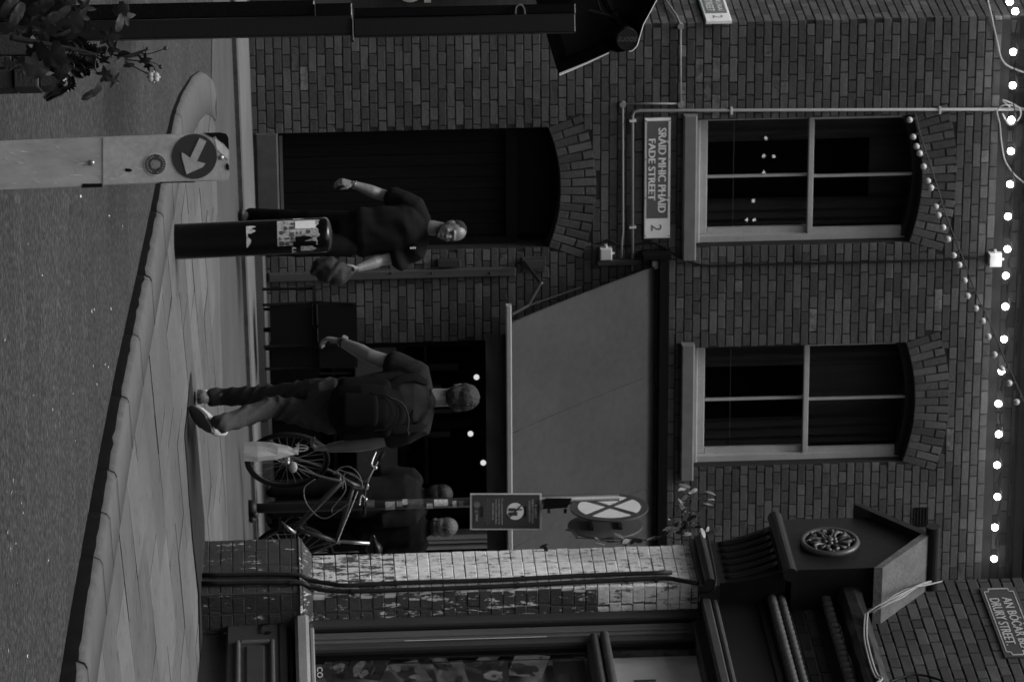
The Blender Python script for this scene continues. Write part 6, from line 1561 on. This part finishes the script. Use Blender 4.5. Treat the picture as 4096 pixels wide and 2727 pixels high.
# creeper on top of the painted pillar
cr_ = thing('climbing_plant', 'thin leafy creeper sprouting above the painted pillar beside the bracket', 'plant', D.m @ D.loc(2140, 2700, .25), THD)
mb = MB(); DC = 25.9
tw = [[(2130, 2690), (2090, 2720), (2040, 2755), (1990, 2770), (1950, 2790), (1945, 2738)][:5], [(2135, 2740), (2100, 2760), (2060, 2790), (2000, 2830), (1960, 2858)], [(2125, 2650), (2100, 2690), (2060, 2700), (2010, 2720), (1950, 2735)], [(2140, 2790), (2120, 2830), (2110, 2875)], [(2140, 2650), (2160, 2600), (2150, 2520), (2155, 2440), (2150, 2300)], [(2150, 2520), (2165, 2480), (2160, 2400)]]
for q in tw: mb.tube(sm([P(u, v, DC) for u, v in q]), .004, 5)
part(mb, 'stem', M('stem_dark', .02), cr_)
rnd = random.Random(4); m_lf2 = M('pale_leaf', .17, .5, .25, 12, 70, .1, 60, island=.5)
pc_ = DC / FPX
for q in tw:
    for (u0, v0), (u1, v1) in zip(q[:-1], q[1:]):
        for k in range(3 if q is not tw[4] else 2):
            s = rnd.random(); u, v = u0 + (u1 - u0) * s + rnd.uniform(-14, 14), v0 + (v1 - v0) * s + rnd.uniform(-16, 16)
            put_leaf(cr_, P(u, v, DC - rnd.uniform(0, .1)), rnd.uniform(15, 27) * pc_, 'leaf', m_lf2 if rnd.random() < .7 else m_leafd, rnd.uniform(-.6, .6), rnd.uniform(0, 6.2), rnd.uniform(-.8, .8), k)
for u, v in ((2120, 2280), (2135, 2300), (2190, 2180), (2180, 2175), (2150, 2440), (2130, 2720), (2110, 2730), (2090, 2740)): put_leaf(cr_, P(u, v, DC - .05), 20 * pc_, 'leaf', m_leafd, .2, rnd.uniform(0, 6), .3, 1)
# ------------------------------------------------------------------ bicycle
fa = P(1840, 1153, 31.9); Rw = .34
fa.z = zpav(31.9) + Rw + .012
hv = Vec((-.66, -.75, 0)); zz = Vec((0, 0, 1))
bk = thing('bicycle', 'dark road bicycle with curved cables and turned front wheel leaning at the sign pole', 'bicycle', Vec((fa.x, fa.y, fa.z - Rw)), 0)
def wheel(c, h, nm):
    mb = MB(); mb.ring(c, h, zz, Rw - .017, .017, 64, 8); w = part(mb, 'wheel', m_blackm, bk, None, True)
    mb = MB(); mb.ring(c, h, zz, Rw - .042, .009, 64, 6); part(mb, 'rim', m_iron, w, None, True)
    mb = MB(); nn = h.cross(zz).normalized()
    for i in range(28):
        q = 2 * math.pi * i / 28; e = h * math.cos(q) + zz * math.sin(q); e2_ = h * math.cos(q + .5 * (-1) ** i) + zz * math.sin(q + .5 * (-1) ** i)
        mb.tube([c + e2_ * .02 + nn * .03 * (-1) ** i, c + e * (Rw - .045)], .0013, 4, False)
    sp = part(mb, 'spokes', m_steel, w)
    mb = MB(); mb.tube([c - nn * .045, c - nn * .03, c + nn * .03, c + nn * .045], [.012, .02, .02, .012], 12); mb.ring(c, h, zz, .022, .004, 16, 5); part(mb, 'hub', m_steel, w, None, True)
    return w
wheel(fa, hv, 0)
ra = fa + Vec((.80, .62, .01)); ra.z = fa.z + .02
wheel(ra, (ra - fa).normalized() * Vec((1, 1, 0)).length / Vec((1, 1, 0)).length if False else Vec(((ra - fa).x, (ra - fa).y, 0)).normalized(), 1)
ht, hb = P(1947, 1435, 32.02), P(1915, 1368, 32.0)
bb, sl_, sd = P(2112, 1180, 32.2), P(2164, 1348, 32.25), P(2172, 1478, 32.27)
fp = M('bike_paint', .03, .35, .15, 8, 60, .05, 60)
mb = MB(); mb.tube([hb, ht], .021, 12); mb.tube([ht.lerp(hb, .3), sl_], .0165, 10); mb.tube([hb.lerp(ht, .1), bb], .022, 12); mb.tube([bb, sl_ + (sl_ - bb).normalized() * .03], .017, 10)
for q in (-.045, .045):
    s_ = Vec((.6, -.8, 0)) * q; mb.tube([bb + s_ * .6, ra + s_], .009, 8); mb.tube([sl_ + s_ * .4, ra + s_], .008, 8)
frm = part(mb, 'frame', fp, bk, None, True)
mb = MB(); mb.tube([ht.lerp(sl_, .08) + Vec((0, -.018, .006)), sl_ + Vec((0, -.018, .004))], .0035, 6); part(mb, 'frame_highlight', M('painted_highlight', .5, .25, .1), frm)  # pale rod: highlight along the top tube, put into its colour
nn = hv.cross(zz).normalized(); mb = MB()
crown = hb + (hb - ht).normalized() * .02
for q in (-.05, .05): mb.tube(sm([crown + nn * q * .6, crown.lerp(fa, .35) + nn * q, fa + nn * q + hv * .0]), [.013, .0125, .012, .0115, .011, .0105, .010, .0095, .009, .009, .0085, .008, .008], 8)
mb.tube([crown - nn * .04, crown + nn * .04], .014, 8); part(mb, 'fork', fp, bk, None, True)
mb = MB(); st_ = P(1952, 1468, 31.98); mb.tube([ht, st_], .015, 10); mb.tube([st_, st_ + hv * .05], .014, 8); part(mb, 'stem', m_steel, bk, None, True)
hL, hR = P(1808, 1535, 32.15), P(2060, 1456, 31.75); hc = st_ + hv * .06
mb = MB(); mb.tube(sm([hL, hL.lerp(hc, .45) + Vec((0, 0, -.01)), hc, hc.lerp(hR, .55) + Vec((0, 0, -.012)), hR]), .0115, 10); hbar = part(mb, 'handlebar', m_black, bk, None, True)
for e, k in ((hL, .30), (hR, .28)):
    mb = MB(); mb.tube([e, e.lerp(hc, k)], .0165, 10); part(mb, 'grip', m_blackm, hbar, None, True)
    lv = e.lerp(hc, .5); mb = MB(); mb.tube(sm([lv, lv + hv * .05 + Vec((0, 0, -.03)), e.lerp(hc, .15) + hv * .07 + Vec((0, 0, -.04))]), .006, 6); mb.ball(lv, .018, 8, 6); part(mb, 'brake_lever', m_steel, hbar, None, True)
mb = MB()
for q in ([(1985, 1458), (1905, 1440), (1865, 1395), (1885, 1350), (1940, 1420)], [(1980, 1450), (1925, 1445), (1890, 1400), (1900, 1376), (1955, 1370)], [(1862, 1500), (1925, 1462), (1905, 1420), (1880, 1360), (1895, 1332)],
          [(1915, 1260), (1950, 1218), (2010, 1225), (2062, 1270), (2070, 1310), (2030, 1370), (2012, 1395)], [(1900, 1370), (1960, 1382), (2030, 1330), (2050, 1330)]): mb.tube(sm([P(u, v, 31.9) for u, v in q]), .0035, 5)
part(mb, 'cable', M('cable_housing', .09, .4, .1), bk, None, True)
mb = MB(); mb.tube([sl_, sd], .0135, 10); part(mb, 'seat_post', m_steel, bk, None, True)
mb = MB(); s0, s1 = P(2140, 1492, 32.25), P(2222, 1500, 32.42); mb.tube(sm([s0, s0.lerp(s1, .35), s0.lerp(s1, .7), s1]), [.014, .017, .02, .022, .025, .03, .035, .04, .05, .058, .064, .068, .068, .066, .064, .055, .045, .03, .01][:19], 12); part(mb, 'saddle', m_black, bk, None, True)
cn = Vec((-.61, .79, 0)); mb = MB(); ex_ = Vec((.79, .61, 0)); mb.ring(bb - cn * -.04, ex_, zz, .085, .007, 32, 5); mb.ring(bb + cn * .04, ex_, zz, .03, .012, 16, 5); ck = part(mb, 'crankset', m_black, bk, None, True)
mb = MB(); mb.tube([bb + cn * -.06, bb + cn * -.06 + Vec((-.10, -.0, -.12))], .011, 8); mb.tube([bb - cn * -.06, bb + cn * .06 + Vec((.10, 0, .12))], .011, 8); part(mb, 'crank_arm', m_steel, ck, None, True)
mb = MB(); q = bb + cn * -.09 + Vec((-.10, 0, -.12)); mb.box(q.x - .05, q.x + .05, q.y - .05, q.y + .03, q.z - .012, q.z + .012); part(mb, 'pedal', m_blackm, ck)
mb = MB(); mb.ball(P(1868, 1172, 31.8), .05, 12, 8, (.9, .3, .7)); part(mb, 'light_patch', M('light_patch_grey', .2, .4, .3, 20, 60), bk, None, True)  # pale flattened ball added as a patch of light near the hub
# ------------------------------------------------------------------ two black cafe chairs by the wall
def chair(loc, rz, lb):
    t = thing('cafe_chair', lb, 'chair', loc, rz, 'black chairs by the wall')
    x = wmat(t)
    def pl(mb, nm, m_=m_blackm):
        mb.v = [x @ p for p in mb.v]; part(mb, nm, m_, t)
    mb = MB(); mb.bbox(-.21, .21, -.21, .21, .43, .46, .01); pl(mb, 'seat')
    for sx in (-1, 1):
        mb = MB(); mb.tube([(sx * .19, -.19, 0), (sx * .19, -.18, .44)], .014, 8); pl(mb, 'leg')
        mb = MB(); mb.tube([(sx * .19, .22, 0), (sx * .19, .19, .44), (sx * .185, .24, .78)], .014, 8); pl(mb, 'leg')
    mb = MB(); mb.bbox(-.19, .19, .205, .235, .47, .80, .006); pl(mb, 'backrest')
    mb = MB(); mb.box(-.18, .18, .195, .207, .06, .425); pl(mb, 'back_panel')
for u, d, rz, lb in ((1268, 34.55, R(200), 'black chair with its back to the street left of the shopfront'), (1352, 34.7, R(205), 'black chair nearest the shopfront, half behind the passer-by')):
    p = P(u, 1100, d); p.z = zpav(d) + .085; chair(p, rz, lb)
